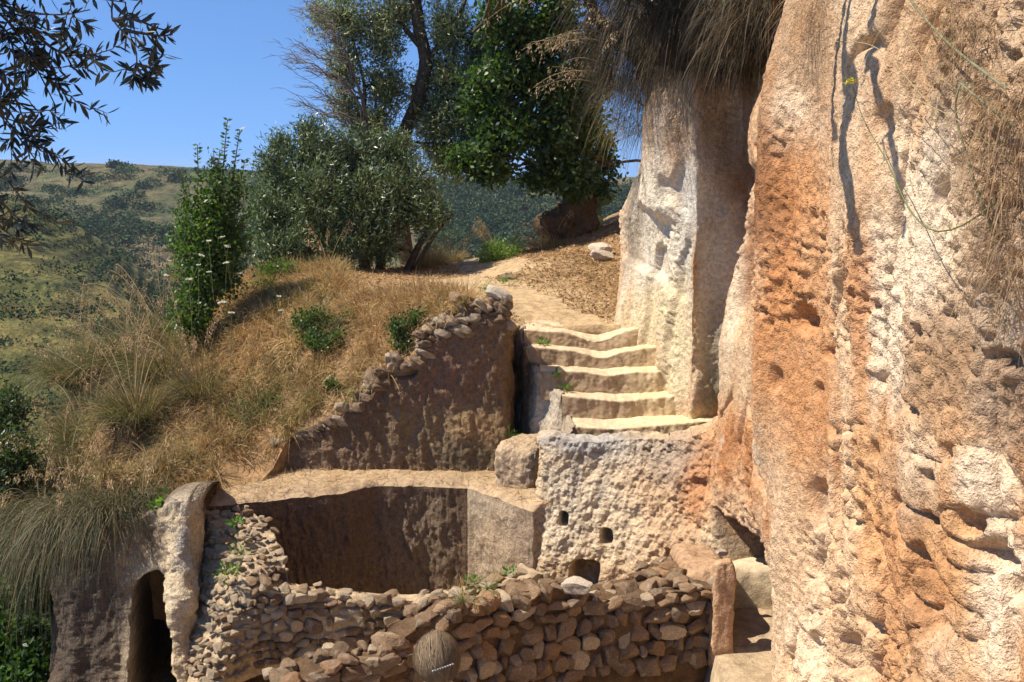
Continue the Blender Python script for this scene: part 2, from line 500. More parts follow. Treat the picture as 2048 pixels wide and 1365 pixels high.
# cracks
cn = fbm(G, 0.9, 3, 0.55, 39, (1, 1, 0.35))
D -= 0.09 * np.exp(-(cn / 0.02) ** 2) * (1 - pill)
cn2 = fbm(G, 1.3, 3, 0.55, 38, (0.5, 0.5, 1.2))
D -= 0.045 * np.exp(-(cn2 / 0.018) ** 2) * sst(7.6, 6.6, Yc) * sst(3.2, 2.2, Zc)
# pitted and smooth areas
pits = fbm(G, 9.0, 4, 0.62, 44, (1, 1, 0.75))
rough_zone = 0.12 + 1.0 * sst(-0.15, 0.35, fbm(G, 0.9, 4, 0.55, 45))
rough_zone = np.maximum(rough_zone, 0.9 * sst(2.0, 0.9, Zc) * sst(7.9, 7.2, Yc))
near_ = sst(10.9, 10.2, Yc)
D += (0.045 * pits - 0.06 * sst(0.28, 0.5, pits)) * rough_zone * near_ + 0.012 * pits * (1 - near_)
D += (0.055 * np.abs(fbm(G, 12.0, 4, 0.6, 144)) - 0.02) * rough_zone * near_
D += 0.042 * fbm(G, 24.0, 3, 0.65, 46) * np.clip(rough_zone, .35, 1)
D -= 0.15 * sst(8.9, 9.9, Yc) * sst(11.2, 10.7, Yc) * (0.55 + 0.45 * sst(2.2, 3.6, Zc))
crum = sst(2.4, 1.2, Zc) * sst(8.2, 7.2, Yc)
D += (0.06 * np.abs(fbm(G, 14.0, 4, 0.65, 36)) - 0.03 * sst(.2, .5, fbm(G, 8.0, 3, 0.6, 35))) * crum
# plates flaked off the white pillar
D += pill * 0.09 * sst(0.0, 0.03, fbm(G, 1.1, 3, 0.5, 37, (1, 1, 0.45)) - 0.05) - 0.06 * pill
D *= 1 - 0.4 * sst(11.6, 11.8, Yc) * sst(12.4, 12.2, Yc)
# diagonal strata hollows low on the right
dz_ = (Zc - 2.0) + (6.6 - Yc) * 0.55
D -= 0.10 * np.exp(-(dz_ / 0.12) ** 2) * sst(7.2, 6.4, Yc) * (0.5 + fbm(G, 3, 3, 0.5, 47))
dz2 = (Zc - 1.15) + (7.2 - Yc) * 0.75
D -= 0.13 * np.exp(-(dz2 / 0.14) ** 2) * sst(7.8, 7.0, Yc) * (0.6 + fbm(G, 3, 3, 0.5, 48))
# upper cliff leans back, foot flares out
D += 0.30 * sst(1.0, -0.6, Zc) * sst(8.2, 7.2, Yc)
D -= 0.27 * np.exp(-((Yc - 8.75) / 0.55) ** 2) * sst(1.3, 0.6, Zc)
D -= 0.35 * sst(4.6, 7.2, Zc)
mid_ = sst(8.2, 9.6, Yc) * sst(11.4, 10.9, Yc)
D -= mid_ * (0.12 * np.clip(Zc - 2.7, 0, 2.2) - 0.03 * np.clip(2.3 - Zc, 0, 1.2) * sst(.85, 1.1, Zc))
D -= sst(12.9, 13.4, Yc) * (0.22 * np.clip(Zc - 3.45, 0, 2.0)) + sst(12.9, 13.4, Yc) * 0.10 * np.clip(2.9 - Zc, 0, 1) * -1
# white pillar: bulges and overhang steps
wp = sst(11.7, 12.1, Yc) * sst(15.0, 14.2, Yc)
D += wp * (0.20 * sst(3.45, 3.62, Zc + 0.25 * fbm(G, 1.6, 2, 0.5, 49)) * sst(12.2, 12.8, Yc) * sst(13.6, 13.1, Yc))
# yellow cut dado beside the stairs: slopes out towards the steps
zb = np.interp(Yc, [11.6, 12.0, 12.6, 13.3, 13.8], [2.30, 2.52, 2.72, 2.92, 3.0])
dd = sst(0, 0.10, zb - Zc) * 0.09 + np.clip((zb - Zc) / 1.3, 0, 1) * 0.07
D += wp * dd * sst(13.9, 13.5, Yc) * sst(12.12, 12.4, Yc)
# cleft buttress nose
D += 0.07 * np.exp(-((Yc - 10.25) / 0.35) ** 2) * (0.4 + 0.6 * sst(1.0, 3.2, Zc)) * sst(4.9, 4.2, Zc)
D += 0.16 * np.exp(-((Yc - 9.9) / 0.5) ** 2 - ((Zc - 4.35) / 0.45) ** 2)
D -= 0.14 * np.exp(-((Zc - 3.85 - 0.1 * (Yc - 9.6)) / 0.10) ** 2) * np.exp(-((Yc - 9.9) / 0.6) ** 2)
D -= 0.20 * np.exp(-((Yc - 9.5 - 0.12 * (Zc - 3.4)) / 0.11) ** 2) * sst(2.6, 3.0, Zc) * sst(4.35, 4.1, Zc)
D -= 0.14 * np.exp(-((Yc - 10.0) / 0.16) ** 2) * sst(2.4, 2.9, Zc) * sst(4.0, 3.7, Zc)
D += 0.12 * np.exp(-((Yc - 8.2) / 0.3) ** 2) * sst(1.4, 2.2, Zc) * sst(5.2, 4.2, Zc)
GD = G + N0 * D[..., None]
pt = Painter(GD, PALE, 50)
# hollows measured on the photograph
hol = np.zeros(len(pt.G))
for (u, v, ru, rv, dep) in [(1610, 640, 26, 24, .16), (1655, 712, 15, 12, .07), (1548, 758, 13, 22, .09), (1634, 782, 13, 15, .08), (1780, 545, 10, 8, .06), (1895, 630, 14, 9, .07),
                            (1750, 612, 14, 9, .07), (1830, 665, 9, 16, .06), (1890, 905, 14, 22, .12), (1750, 905, 10, 16, .08), (1860, 952, 20, 10, .1), (1925, 1045, 30, 22, .15),
                            (1990, 1105, 50, 22, .13), (1640, 1010, 26, 40, .12), (1745, 1145, 12, 22, .1), (1805, 1265, 14, 18, .12), (1720, 1320, 30, 48, .22), (1640, 1310, 26, 26, .14),
                            (1870, 1040, 26, 16, .1), (2005, 720, 26, 16, .1), (2040, 1180, 30, 20, .12), (1890, 385, 22, 26, .12), (2030, 118, 14, 12, .1), (1765, 760, 14, 12, .08),
                            (1860, 1210, 46, 60, .08), (1840, 1120, 30, 30, .08), (1700, 860, 10, 8, .05), (1820, 820, 14, 10, .06), (1660, 860, 10, 14, .05), (1900, 500, 18, 10, .07), (1770, 240, 20, 24, .06)]:
    hol = np.maximum(hol, dep * pt.mask(u, v, ru, rv, 0.45, 0.5))
# doorway passage between the wall and the cliff foot
ds = (sst(8.72, 8.86, Yc + 0.06 * fbm(G, 3, 3, 0.5, 52) + 0.25 * np.clip(Zc - 0.3, 0, 1)) * sst(0.86, 0.74, Zc) * sst(11.0, 10.6, Yc)).ravel()
DT = D.ravel() - hol - 0.75 * ds
GD = G + N0 * DT.reshape(D.shape)[..., None]
b = pt.blob
# colour of the stone, plus shade painted into the cleft and recess
b(1620, 600, 150, 360, ORANGE, .75, .8, 1.3); b(1600, 420, 60, 200, ORANGE, .6, .8, 1.2); b(1690, 620, 50, 200, ORANGE, .6, .8, 1.2); b(1560, 560, 50, 160, (0.46, .22, .10), .5, .8, 1.2); b(1600, 620, 70, 110, PALE, .5, .6, 1.2); b(1680, 800, 90, 130, ORANGE, .55, .8, 1.3); b(1560, 960, 60, 160, ORANGE, .45, .8, 1.3)
b(1570, 250, 80, 70, WHITE, .75, .4); b(1545, 210, 40, 60, PALE, .6); b(1600, 340, 60, 80, ORANGE, .75, .5, .8)
b(1850, 450, 130, 170, WHITE, .85, .5, .8); b(1790, 560, 60, 120, WHITE, .7, .5, .9); b(1850, 300, 60, 90, PALE, .8); b(1760, 430, 60, 120, PALE, .6); b(1700, 300, 60, 160, (0.46, .26, .14), .7)
b(1640, 90, 80, 130, GBROWN, .8, .5, .8); b(1760, 80, 90, 120, (0.46, .32, .21), .85, .5, .8); b(1930, 120, 140, 150, GBROWN, .85, .5, .6); b(2000, 330, 110, 220, GBROWN, .85, .5, .7); b(1900, 700, 130, 150, GBROWN, .85, .5, .8)
b(2020, 600, 70, 120, (0.42, .33, .25), .6, .5); b(2020, 800, 80, 90, (0.36, .30, .25), .8, .5); b(1790, 700, 60, 100, (.62, .54, .46), .6, .5); b(1740, 640, 30, 90, (.46, .18, .07), .7, .6, 1.0); b(1720, 540, 30, 60, (.46, .18, .07), .6, .6, 1.0)
b(1810, 980, 70, 70, (.44, .36, .28), .7, .6); b(1900, 860, 70, 50, PALE, .5); b(1980, 960, 80, 60, WHITE, .6, .6); b(2000, 1200, 70, 180, WHITE, .8, .6, .8); b(1880, 1180, 90, 150, (.52, .33, .18), .8, .5, .8)
b(1600, 1200, 50, 180, (.68, .49, .31), .7); b(1560, 900, 50, 160, (.56, .36, .20), .7, .5, .9); b(1490, 900, 60, 110, ORANGE, .9, .5, .7); b(1690, 1050, 60, 200, (.60, .38, .21), .6, .6, 1.0); b(1650, 850, 80, 80, (.54, .30, .15), .6, .5, .9)
b(1620, 1320, 80, 60, CREAM, .8, .5); b(1760, 1330, 100, 60, PALE, .6); b(1460, 740, 50, 70, (.52, .41, .28), .8, .4); b(1430, 840, 60, 50, ORANGE, .6)
b(1500, 360, 46, 170, (.24, .11, .05), .95, .4, .7); b(1495, 560, 22, 120, (.30, .14, .06), .8, .5, .9); b(1520, 270, 40, 60, ORANGE, .6); b(1520, 480, 40, 60, WHITE, .65, .4); b(1510, 600, 40, 90, (.44, .21, .09), .75, .5, .9); b(1470, 560, 26, 140, WHITE, .55, .6)  # rust brown of the recess, deepened with its shadow
b(1320, 450, 80, 190, (.70, .60, .455), 1, .4, .7); b(1405, 480, 50, 220, (.52, .46, .37), .9, .4, .5); b(1380, 380, 40, 60, (.66, .62, .55), .6); b(1430, 700, 30, 120, (.30, .27, .21), .9, .4); b(1420, 780, 26, 60, (.20, .19, .13), .8)  # grey and dark patches put the cleft's shade into the stone colour
b(1265, 430, 20, 120, (.30, .24, .17), .9, .4, .6); b(1385, 640, 10, 160, (.46, .25, .11), .8, .5, .8); b(1330, 620, 70, 60, (.63, .51, .31), .85, .7, .9); b(1350, 740, 50, 120, (.63, .51, .31), .9, .6, .8); b(1300, 640, 60, 70, (.63, .51, .31), .85, .6, .8); b(1385, 850, 30, 40, YELLOW, .8)
b(1330, 250, 110, 60, GBROWN, .8, .5); b(1450, 260, 50, 60, GBROWN, .6, .5, .9)
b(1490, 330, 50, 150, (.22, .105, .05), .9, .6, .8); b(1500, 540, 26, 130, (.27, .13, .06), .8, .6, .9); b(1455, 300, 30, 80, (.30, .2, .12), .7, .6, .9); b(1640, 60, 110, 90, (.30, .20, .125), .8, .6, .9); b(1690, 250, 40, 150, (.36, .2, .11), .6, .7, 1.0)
bn = fbm(G, 1.5, 4, 0.55, 62, (1, 1, 0.14)).reshape(-1, 1)
nb = near_.reshape(-1, 1)
pt.C = pt.C * (1 - .5 * sst(.1, .45, bn) * nb) + np.array([.46, .25, .12]) * .5 * sst(.1, .45, bn) * nb
pt.C = pt.C * (1 - .55 * sst(.12, .45, -bn) * nb) + np.array([.68, .57, .43]) * .55 * sst(.12, .45, -bn) * nb
wc = (sst(.3, .75, rib) * .35 * near_).reshape(-1, 1)
pt.C = pt.C * (1 - wc) + np.array([.66, .55, .42]) * wc
for q_ in [(1850, 430, 90, 170, .9), (1800, 330, 40, 110, .7), (1790, 600, 45, 130, .75), (1760, 720, 30, 120, .6), (2000, 1200, 60, 170, .85), (1960, 960, 70, 60, .7), (1570, 230, 50, 60, .8), (1475, 620, 16, 140, .6), (1640, 1150, 30, 170, .5), (1840, 900, 50, 50, .5), (2020, 640, 40, 80, .6), (1880, 1290, 60, 60, .6), (1600, 1310, 60, 60, .6)]:
    b(q_[0], q_[1], q_[2], q_[3], (.76, .68, .56), q_[4], .7, 1.1)
for q_ in [(1620, 760, 60, 120, .6), (1560, 640, 40, 140, .6), (1700, 560, 24, 120, .7), (1730, 640, 26, 120, .7), (1490, 930, 60, 90, .85), (1840, 1180, 80, 110, .5)]:
    b(q_[0], q_[1], q_[2], q_[3], (.47, .235, .105), q_[4], .8, 1.2)
for q_ in [(1930, 700, 100, 120, .7), (1990, 330, 80, 200, .7), (1900, 110, 120, 130, .7), (2030, 820, 60, 80, .7), (1810, 740, 40, 60, .5)]:
    b(q_[0], q_[1], q_[2], q_[3], (.34, .25, .175), q_[4], .7, 1.1)
fl = sst(0.0, 0.5, fbm(G, 2.0, 5, 0.65, 60)).reshape(-1, 1) * 0.28
C = pt.C * (1 - fl) + pt.C * np.array([1.18, 1.25, 1.32]) * fl
stk = sst(0.05, 0.45, fbm(G, 5.0, 4, 0.6, 61, (1, 1, 0.1))).reshape(-1, 1) * 0.5
stw = sst(0.15, 0.5, fbm(G, 4.0, 4, 0.6, 63, (1, 1, 0.13))).reshape(-1, 1) * 0.45
C = C * (1 - stw) + (C * .45 + np.array(WHITE) * .5) * stw
C = C * (1 - stk) + C * np.array([.80, .68, .58]) * stk
_pc = pt.C; pt.C = C
b(1590, 560, 80, 300, (.50, .255, .115), .5, .8, 1.1); b(1555, 420, 45, 180, (.48, .24, .11), .55, .7, 1.0); b(1550, 780, 50, 160, (.50, .27, .13), .45, .8, 1.1); b(1640, 820, 70, 120, (.50, .27, .13), .4, .8, 1.1)
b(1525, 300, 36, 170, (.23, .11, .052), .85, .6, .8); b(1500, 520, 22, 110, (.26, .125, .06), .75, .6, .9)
b(1470, 600, 14, 150, (.70, .62, .50), .6, .7, .9); b(1850, 460, 80, 160, (.74, .67, .56), .55, .8, 1.1); b(1790, 640, 40, 130, (.72, .65, .54), .5, .8, 1.1)
C = pt.C
blk = sst(.30, .52, fbm(G, 3.2, 4, 0.6, 65, (1, 1, 0.07))).reshape(-1, 1) * sst(-.2, .3, fbm(G, .8, 3, .5, 66)).reshape(-1, 1)
C = C * (1 - .55 * blk) + np.array([.15, .095, .06]) * .55 * blk
lic = sst(.18, .42, fbm(G, 2.2, 5, 0.7, 67)).reshape(-1, 1) * (sst(.0, .35, fbm(G, .6, 3, .5, 68))).reshape(-1, 1)
C = C * (1 - .6 * lic) + np.array([.50, .46, .41]) * .6 * lic
spk = sst(.35, .55, fbm(G, 16.0, 3, 0.7, 69)).reshape(-1, 1)
C = C * (1 - .35 * spk) + C * np.array([.62, .5, .42]) * .35 * spk
C = C * (1 - nb) + C * np.array([1.0, .88, .75]) * nb
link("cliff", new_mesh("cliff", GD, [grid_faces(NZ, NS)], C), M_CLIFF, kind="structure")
CLIFF_G, CLIFF_N = GD, N0
def cliff_at(u, v):
    pu, pv, pf = proj(CLIFF_G)
    dq = (pu - u) ** 2 + (pv - v) ** 2 + pf * 8
    i = np.unravel_index(np.argmin(dq), dq.shape)
    return CLIFF_G[i], CLIFF_N[i]

# ================================================================== sheet helper for cut rock faces
def poly(pts, n):
    pts = np.asarray(pts, float)
    d_ = np.r_[0, np.cumsum(np.linalg.norm(np.diff(pts, axis=0), axis=1))]
    q = np.linspace(0, d_[-1], n)
    return np.stack([np.interp(q, d_, pts[:, k]) for k in range(3)], -1)

def sheet(top, bot, n, m, curve=curve):
    """rock face between an upper and a lower measured line (lists of points)"""
    T, B = curve(top, n), curve(bot, n)
    t = np.linspace(0, 1, m)[:, None, None]
    return T[None] * (1 - t) + B[None] * t

def chisel(G, seed, amp=0.02, scale=7.0, slant=0.6):
    q = G.copy()
    q[..., 2] = q[..., 2] * 0.45
    q[..., 0] = q[..., 0] + slant * G[..., 2] * 0.35
    return amp * fbm(q, scale, 3, 0.55, seed)

def make_face(name, G, mat, col_fn, disp_fn, cap=0.0, **kw):
    N = grid_normals(G)
    GD = G + N * disp_fn(G, N)[..., None]
    if cap:      # roll the top edge back so the face has a rounded lip and some thickness
        rows = []
        for k in range(6, 0, -1):
            a = k / 6
            r = GD[0].copy()
            r[:, :] -= N[0] * np.array([1, 1, 0.]) * cap * a
            r[:, 2] += 0.03 * sin(min(1, a * 2) * pi / 2) + 0.02 * fbm(r, 5, 3, 0.5, 71)
            rows.append(r)
        GD = np.concatenate([np.array(rows), GD], 0)
    C = col_fn(GD)
    return link(name, new_mesh(name, GD, [grid_faces(*GD.shape[:2])], C), mat, **kw), GD

def z_at(p, z):
    return np.array([p[0], p[1], z])

# ---------------- upper dark quarry face with its rubble coping
uw = empty("retaining_wall", (-1.4, 12.4, 0.6), "dark chiselled tuff wall under sloping rubble coping, left of the stairs", "rock wall")
topline = [(505, 935), (560, 893), (620, 880), (650, 862), (700, 822), (745, 790), (775, 762), (830, 755), (845, 705), (880, 680), (930, 655), (985, 635), (1012, 628)]
T = np.array([P(u, v, 12.38) for u, v in topline])
Bq = np.array([P(u, v, 12.32) for u, v in [(505, 962), (700, 962), (850, 965), (1012, 960)]])
T2 = np.vstack([T, [T[-1] + (0.03, 0.2, -0.10), T[-1] + (0.04, 0.8, -0.30)]])
B2 = np.vstack([Bq, [Bq[-1] + (0.02, 0.22, 0), Bq[-1] + (0.05, 0.9, 0)]])
G = sheet(T2, B2, 300, 150)
G[..., 0] = G[..., 0]
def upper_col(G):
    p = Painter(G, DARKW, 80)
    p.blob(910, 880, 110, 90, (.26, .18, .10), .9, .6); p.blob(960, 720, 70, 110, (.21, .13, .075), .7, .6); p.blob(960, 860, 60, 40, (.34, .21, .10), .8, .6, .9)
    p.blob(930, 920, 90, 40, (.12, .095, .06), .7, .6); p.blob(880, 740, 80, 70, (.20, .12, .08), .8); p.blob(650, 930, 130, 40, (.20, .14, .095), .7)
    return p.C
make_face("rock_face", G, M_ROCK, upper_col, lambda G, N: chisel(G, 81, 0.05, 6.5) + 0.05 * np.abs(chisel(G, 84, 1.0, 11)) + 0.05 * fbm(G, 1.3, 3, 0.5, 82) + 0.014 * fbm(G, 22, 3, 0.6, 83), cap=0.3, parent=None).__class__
up_face = bpy.data.objects["rock_face"]
up_face.parent = uw; up_face.matrix_parent_inverse.translation = (1.4, -12.4, -0.6)

# ---------------- rock-cut basin below: ledge, back wall, side wall
bs = empty("rock_cut_basin", (-1.3, 11.6, 0.0), "rock-cut basin with a pale flat rim, sunk below the dark wall", "rock basin")
def keep(o, e):
    o.parent = e
    o.matrix_parent_inverse.translation = -Vector(e.location)
rim_in = [P(u, v, D_) for u, v, D_ in [(330, 1012, 11.0), (400, 1008, 11.1), (480, 1006, 11.22), (560, 1000, 11.42), (660, 992, 11.62), (750, 975, 11.95), (850, 974, 12.0), (935, 978, 11.95), (1000, 1000, 11.5), (1066, 1024, 11.12), (1092, 1030, 11.14)]]
rim_in = np.array(rim_in); rim_in[:, 2] = np.interp(np.arange(len(rim_in)), [0, 10], [0.62, 0.56])
rim_out = [P(u, v, D_) for u, v, D_ in [(330, 985, 11.6), (400, 980, 11.8), (480, 975, 12.0), (560, 962, 12.5), (650, 960, 12.5), (750, 958, 12.5), (850, 958, 12.55), (960, 957, 12.5), (1030, 980, 12.1), (1110, 985, 11.5), (1140, 1000, 11.1)]]
rim_out = np.array(rim_out); rim_out[:, 2] = 0.60
rim_in = poly(rim_in, 240); rim_out = poly(rim_out, 240)
rim_in[:, 1] += 0.05 * fbm(rim_in, 2.5, 4, 0.6, 87); rim_in[:, 2] += 0.025 * fbm(rim_in, 4.0, 4, 0.65, 86)
kc = int(np.argmin(np.abs(proj(rim_in)[0] - 935))); k0 = int(np.argmin(np.abs(proj(rim_in)[0] - 400)))
G = sheet(rim_out, rim_in, 240, 40, poly)
G[..., 2] += 0.03 * fbm(G, 4, 4, 0.55, 90) - 0.09 * np.linspace(0, 1, 40)[:, None] ** 5
def rim_col(G):
    n = fbm(G, 3, 4, 0.6, 91)[..., None]
    return np.array([.40, .285, .175]) * (1 + 0.3 * n)
o = link("rim", new_mesh("rim", G, [grid_faces(*G.shape[:2])], rim_col(G)), M_STEP); keep(o, bs)
k1 = 8
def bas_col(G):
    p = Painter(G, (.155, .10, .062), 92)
    p.blob(620, 1080, 130, 120, (.13, .085, .055), .7, .5); p.blob(850, 1080, 80, 120, (.20, .145, .095), .7)  # left part's shade and right part's grazing light painted in
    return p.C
rim_low = rim_in.copy(); rim_low[:, 2] -= 0.085
low = rim_in.copy(); low[:, 2] = -1.5
low[:, 1] -= 0.06
G = sheet(rim_low[k0:kc + 1], low[k0:kc + 1], 280, 170, poly)
ramp = sst(0, .08, np.linspace(0, 1, 170))[:, None] * sst(1.0, .96, np.linspace(0, 1, 280))[None]
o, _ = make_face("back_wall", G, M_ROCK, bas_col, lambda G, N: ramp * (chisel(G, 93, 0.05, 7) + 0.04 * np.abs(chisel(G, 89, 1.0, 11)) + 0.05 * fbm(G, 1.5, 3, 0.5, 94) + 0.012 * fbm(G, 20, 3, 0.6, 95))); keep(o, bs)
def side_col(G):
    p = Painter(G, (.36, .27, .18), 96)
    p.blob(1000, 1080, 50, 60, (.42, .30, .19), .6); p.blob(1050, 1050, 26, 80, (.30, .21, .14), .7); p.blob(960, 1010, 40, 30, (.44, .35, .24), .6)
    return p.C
G = sheet(rim_low[kc:], low[kc:], 110, 170, poly)
ramp = sst(0, .08, np.linspace(0, 1, 170))[:, None] * sst(0, .08, np.linspace(0, 1, 110))[None]
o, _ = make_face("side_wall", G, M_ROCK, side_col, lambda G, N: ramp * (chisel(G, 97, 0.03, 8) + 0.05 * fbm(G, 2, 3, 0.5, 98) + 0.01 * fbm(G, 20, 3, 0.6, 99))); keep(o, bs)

# ---------------- squared block in the corner
def rock_solid(name, size, loc, mat, col, seed, res=26, amp=0.05, rnd=0.16, rot=0.0, fine=0.015, bevel=6.0, **kw):
    """a displaced rounded box: six welded grids on a superellipsoid"""
    V, Fc, off = [], [], 0
    lin = np.linspace(-1, 1, res)
    for ax in range(3):
        for sg in (-1, 1):
            A, B_ = np.meshgrid(lin, lin)
            q = np.zeros((res, res, 3))
            q[..., ax] = sg; q[..., (ax + 1) % 3] = A * (1 if sg > 0 else -1); q[..., (ax + 2) % 3] = B_
            r = (np.abs(q) ** bevel).sum(-1) ** (1 / bevel)
            V.append((q / r[..., None]).reshape(-1, 3)); Fc.append(grid_faces(res, res) + off); off += res * res
    V = np.concatenate(V); Fc = np.concatenate(Fc)
    key = np.round(V * 1e4).astype(np.int64)
    _, idx, inv = np.unique(key, axis=0, return_index=True, return_inverse=True)
    inv = inv.ravel()
    V = V[idx]; Fc = inv[Fc]
    nrm = V / np.linalg.norm(V, axis=1, keepdims=True)
    Vw = V * (np.array(size) / 2)
    Vw = Vw + nrm * (amp * fbm(Vw + seed * 7.7, 2.5, 4, 0.55, seed) + fine * fbm(Vw + seed, 14, 3, 0.6, seed + 3))[:, None]
    cr, sr = cos(rot), sin(rot)
    Vw = np.stack([Vw[:, 0] * cr - Vw[:, 1] * sr, Vw[:, 0] * sr + Vw[:, 1] * cr, Vw[:, 2]], -1)
    Vw[:, 2] += size[2] / 2
    C_ = col(Vw + np.array(loc)) if callable(col) else np.array(col) * (1 + 0.2 * fbm(Vw, 4, 4, 0.6, seed + 5)[:, None])
    return link(name, new_mesh(name, Vw, [Fc], C_), mat, loc=tuple(loc), **kw)

rock_solid("rock_block", (0.52, 0.80, 0.62), (0.16, 12.0, 0.42), M_ROCK, (.42, .305, .195), 5, 40, 0.08, bevel=6, rot=-0.4, fine=.03,
           label="squared brown tuff block in the corner between dark wall and stairs", cat="rock")

# ---------------- stairs
st = empty("rock_cut_staircase", (1.0, 12.5, 0.6), "flight of five worn rock-cut steps climbing to the path", "stairs")
Ysteps = [13.0, 12.76, 12.47, 12.2, 11.77]
edges = [[(1048, 658), (1080, 660), (1130, 666), (1165, 678), (1192, 688), (1225, 676), (1262, 660), (1300, 650), (1345, 648), (1390, 648)],
         [(1052, 693), (1080, 697), (1130, 700), (1165, 708), (1200, 726), (1235, 710), (1280, 700), (1330, 690), (1370, 688), (1410, 688)],
         [(1080, 738), (1110, 742), (1160, 745), (1195, 756), (1218, 764), (1250, 752), (1300, 744), (1350, 736), (1395, 734), (1425, 734)],
         [(1124, 788), (1150, 794), (1200, 802), (1245, 810), (1290, 802), (1340, 794), (1375, 788), (1410, 786), (1440, 786)],
         [(1142, 851), (1180, 856), (1230, 864), (1260, 860), (1310, 848), (1360, 838), (1395, 830), (1420, 828), (1450, 828)]]
zstep = []
for i, e in enumerate(edges):
    zstep.append(P(e[0][0], e[0][1] + 2, Ysteps[i])[2])
zstep_bot = zstep[1:] + [zstep[-1] - 0.25]
for i, e in enumerate(edges):
    ed = curve(np.array([P(u, v, Ysteps[i]) for u, v in e]), 150)
    ed[:, 1] += 0.05 * fbm(ed, 2.6, 4, 0.6, 100 + i)
    ed[:, 2] = zstep[i] + np.convolve(np.pad(ed[:, 2] - zstep[i], 14, mode='edge'), np.hanning(29) / np.hanning(29).sum(), 'valid') * [.9, .75, .5, .65, .4][i] + 0.02 * fbm(ed, 3.0, 5, 0.7, 106 + i)
    yb = (Ysteps[i - 1] + 0.12) if i else 13.9
    lev = zstep[i]
    back = ed.copy(); back[:, 1] = yb
    back[:, 2] = lev + 0.01 + (ed[:, 2] - lev) * 0.45
    if i == 0:
        back[:, 2] = hillf(back[:, 0], back[:, 1]) - 0.03
    bot = ed.copy(); bot[:, 1] -= 0.05; bot[:, 2] = zstep_bot[i] - 0.10
    tread = back[None] * (1 - np.linspace(0, 1, 26)[:, None, None]) + ed[None] * np.linspace(0, 1, 26)[:, None, None]
    riser = ed[None] * (1 - np.linspace(0, 1, 34)[1:, None, None]) + bot[None] * np.linspace(0, 1, 34)[1:, None, None]
    G = np.concatenate([tread, riser], 0)
    # round the nosing
    for k in range(3):
        G[1:-1] = 0.5 * G[1:-1] + 0.25 * (G[:-2] + G[2:])
    Nn = grid_normals(G)
    isr = np.r_[np.zeros(26), np.ones(33)][:, None]
    G = G + Nn * ((0.026 * fbm(G, 6, 4, 0.62, 110 + i) + chisel(G, 115 + i, 0.022, 9)) * (0.45 + 0.75 * isr))[..., None]
    n = fbm(G, 4, 4, 0.6, 120 + i)[..., None]
    cr = np.array([.34, .24, .145]); xr = sst(1.1, 1.65, G[..., 0])[..., None]  # riser tone darker than the treads, half shade put into the colour
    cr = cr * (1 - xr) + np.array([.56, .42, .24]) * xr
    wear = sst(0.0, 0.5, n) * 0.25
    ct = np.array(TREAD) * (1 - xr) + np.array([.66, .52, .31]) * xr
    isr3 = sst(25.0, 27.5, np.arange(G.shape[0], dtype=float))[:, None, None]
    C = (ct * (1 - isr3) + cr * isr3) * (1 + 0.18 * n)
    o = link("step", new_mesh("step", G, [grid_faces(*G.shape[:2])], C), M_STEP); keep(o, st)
# side face of the flight
topc = [P(1036, 656, 13.2), P(1042, 660, 13.02), P(1044, 690, 12.98), P(1048, 695, 12.76), P(1058, 730, 12.73), P(1076, 742, 12.47), P(1096, 778, 12.44), P(1120, 792, 12.2), P(1130, 836, 12.16), P(1140, 853, 11.8), P(1132, 890, 11.4)]
botc = [z_at((.02, 13.2), .3), z_at((.08, 13.0), .3), z_at((.16, 12.7), .3), z_at((.20, 12.45), .3), z_at((.26, 12.2), .3), z_at((.36, 11.8), .3), z_at((.40, 11.3), .3)]
G = sheet(topc, botc, 160, 140, poly)
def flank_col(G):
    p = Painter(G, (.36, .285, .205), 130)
    p.blob(1100, 820, 30, 40, (.50, .43, .33), .7); p.blob(1050, 780, 16, 130, (.10, .072, .05), .95, .6, .6)  # dark inner strip paints the slot's shade onto the flank
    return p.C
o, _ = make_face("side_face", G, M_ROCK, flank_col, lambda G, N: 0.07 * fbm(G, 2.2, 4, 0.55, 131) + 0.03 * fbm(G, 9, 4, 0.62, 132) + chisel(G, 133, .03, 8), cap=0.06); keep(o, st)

# ---------------- quarried wall below the stairs, with putlog holes
lw = empty("quarried_rock_wall", (1.0, 10.8, -0.4), "pitted tuff wall below the stairs, grey on top and orange to the right, with square holes", "rock wall")
ltop = [P(1078, 884, 11.45), P(1094, 872, 11.3), P(1140, 880, 11.2), P(1200, 884, 11.15), P(1250, 880, 11.05), P(1310, 878, 10.9), P(1370, 878, 10.7), P(1420, 860, 10.5), P(1480, 830, 10.2), P(1530, 820, 9.75)]
lbot = [z_at((.22, 11.05), -.65), z_at((.34, 10.85), -.65), z_at((.55, 10.78), -.65), z_at((.85, 10.68), -.65), z_at((1.1, 10.55), -.65), z_at((1.35, 10.3), -.65), z_at((1.62, 9.9), -.65), z_at((1.78, 9.5), -.65), z_at((1.98, 9.05), -.65), z_at((2.12, 8.8), -.65)]
G = sheet(ltop, lbot, 380, 260)
pl = Painter(G, (.56, .43, .28), 140)
hm = np.zeros(len(pl.G))
for (u, v, ru, rv, dep) in [(1127, 1040, 10, 14, .25), (1213, 1073, 12, 16, .25), (1342, 1116, 12, 14, .2), (1166, 1150, 30, 28, .35), (1400, 965, 12, 8, .06), (1440, 1000, 14, 9, .08), (1430, 940, 8, 14, .06)]:
    hm = np.maximum(hm, dep * pl.mask(u, v, ru, rv, 0.16, 0.45, 4.0))
lu, lv = pl.u, pl.v
door = sst(1440, 1456, lu + 8 * pl.warp - 0.0 * lv) * sst(1042, 1056, lv + 14 * pl.warp + np.clip(1500 - lu, 0, 60) * 0.45)
lump = fbm(G, 3.2, 4, 0.6, 141)
orr = sst(0.9, 1.6, G[..., 0])
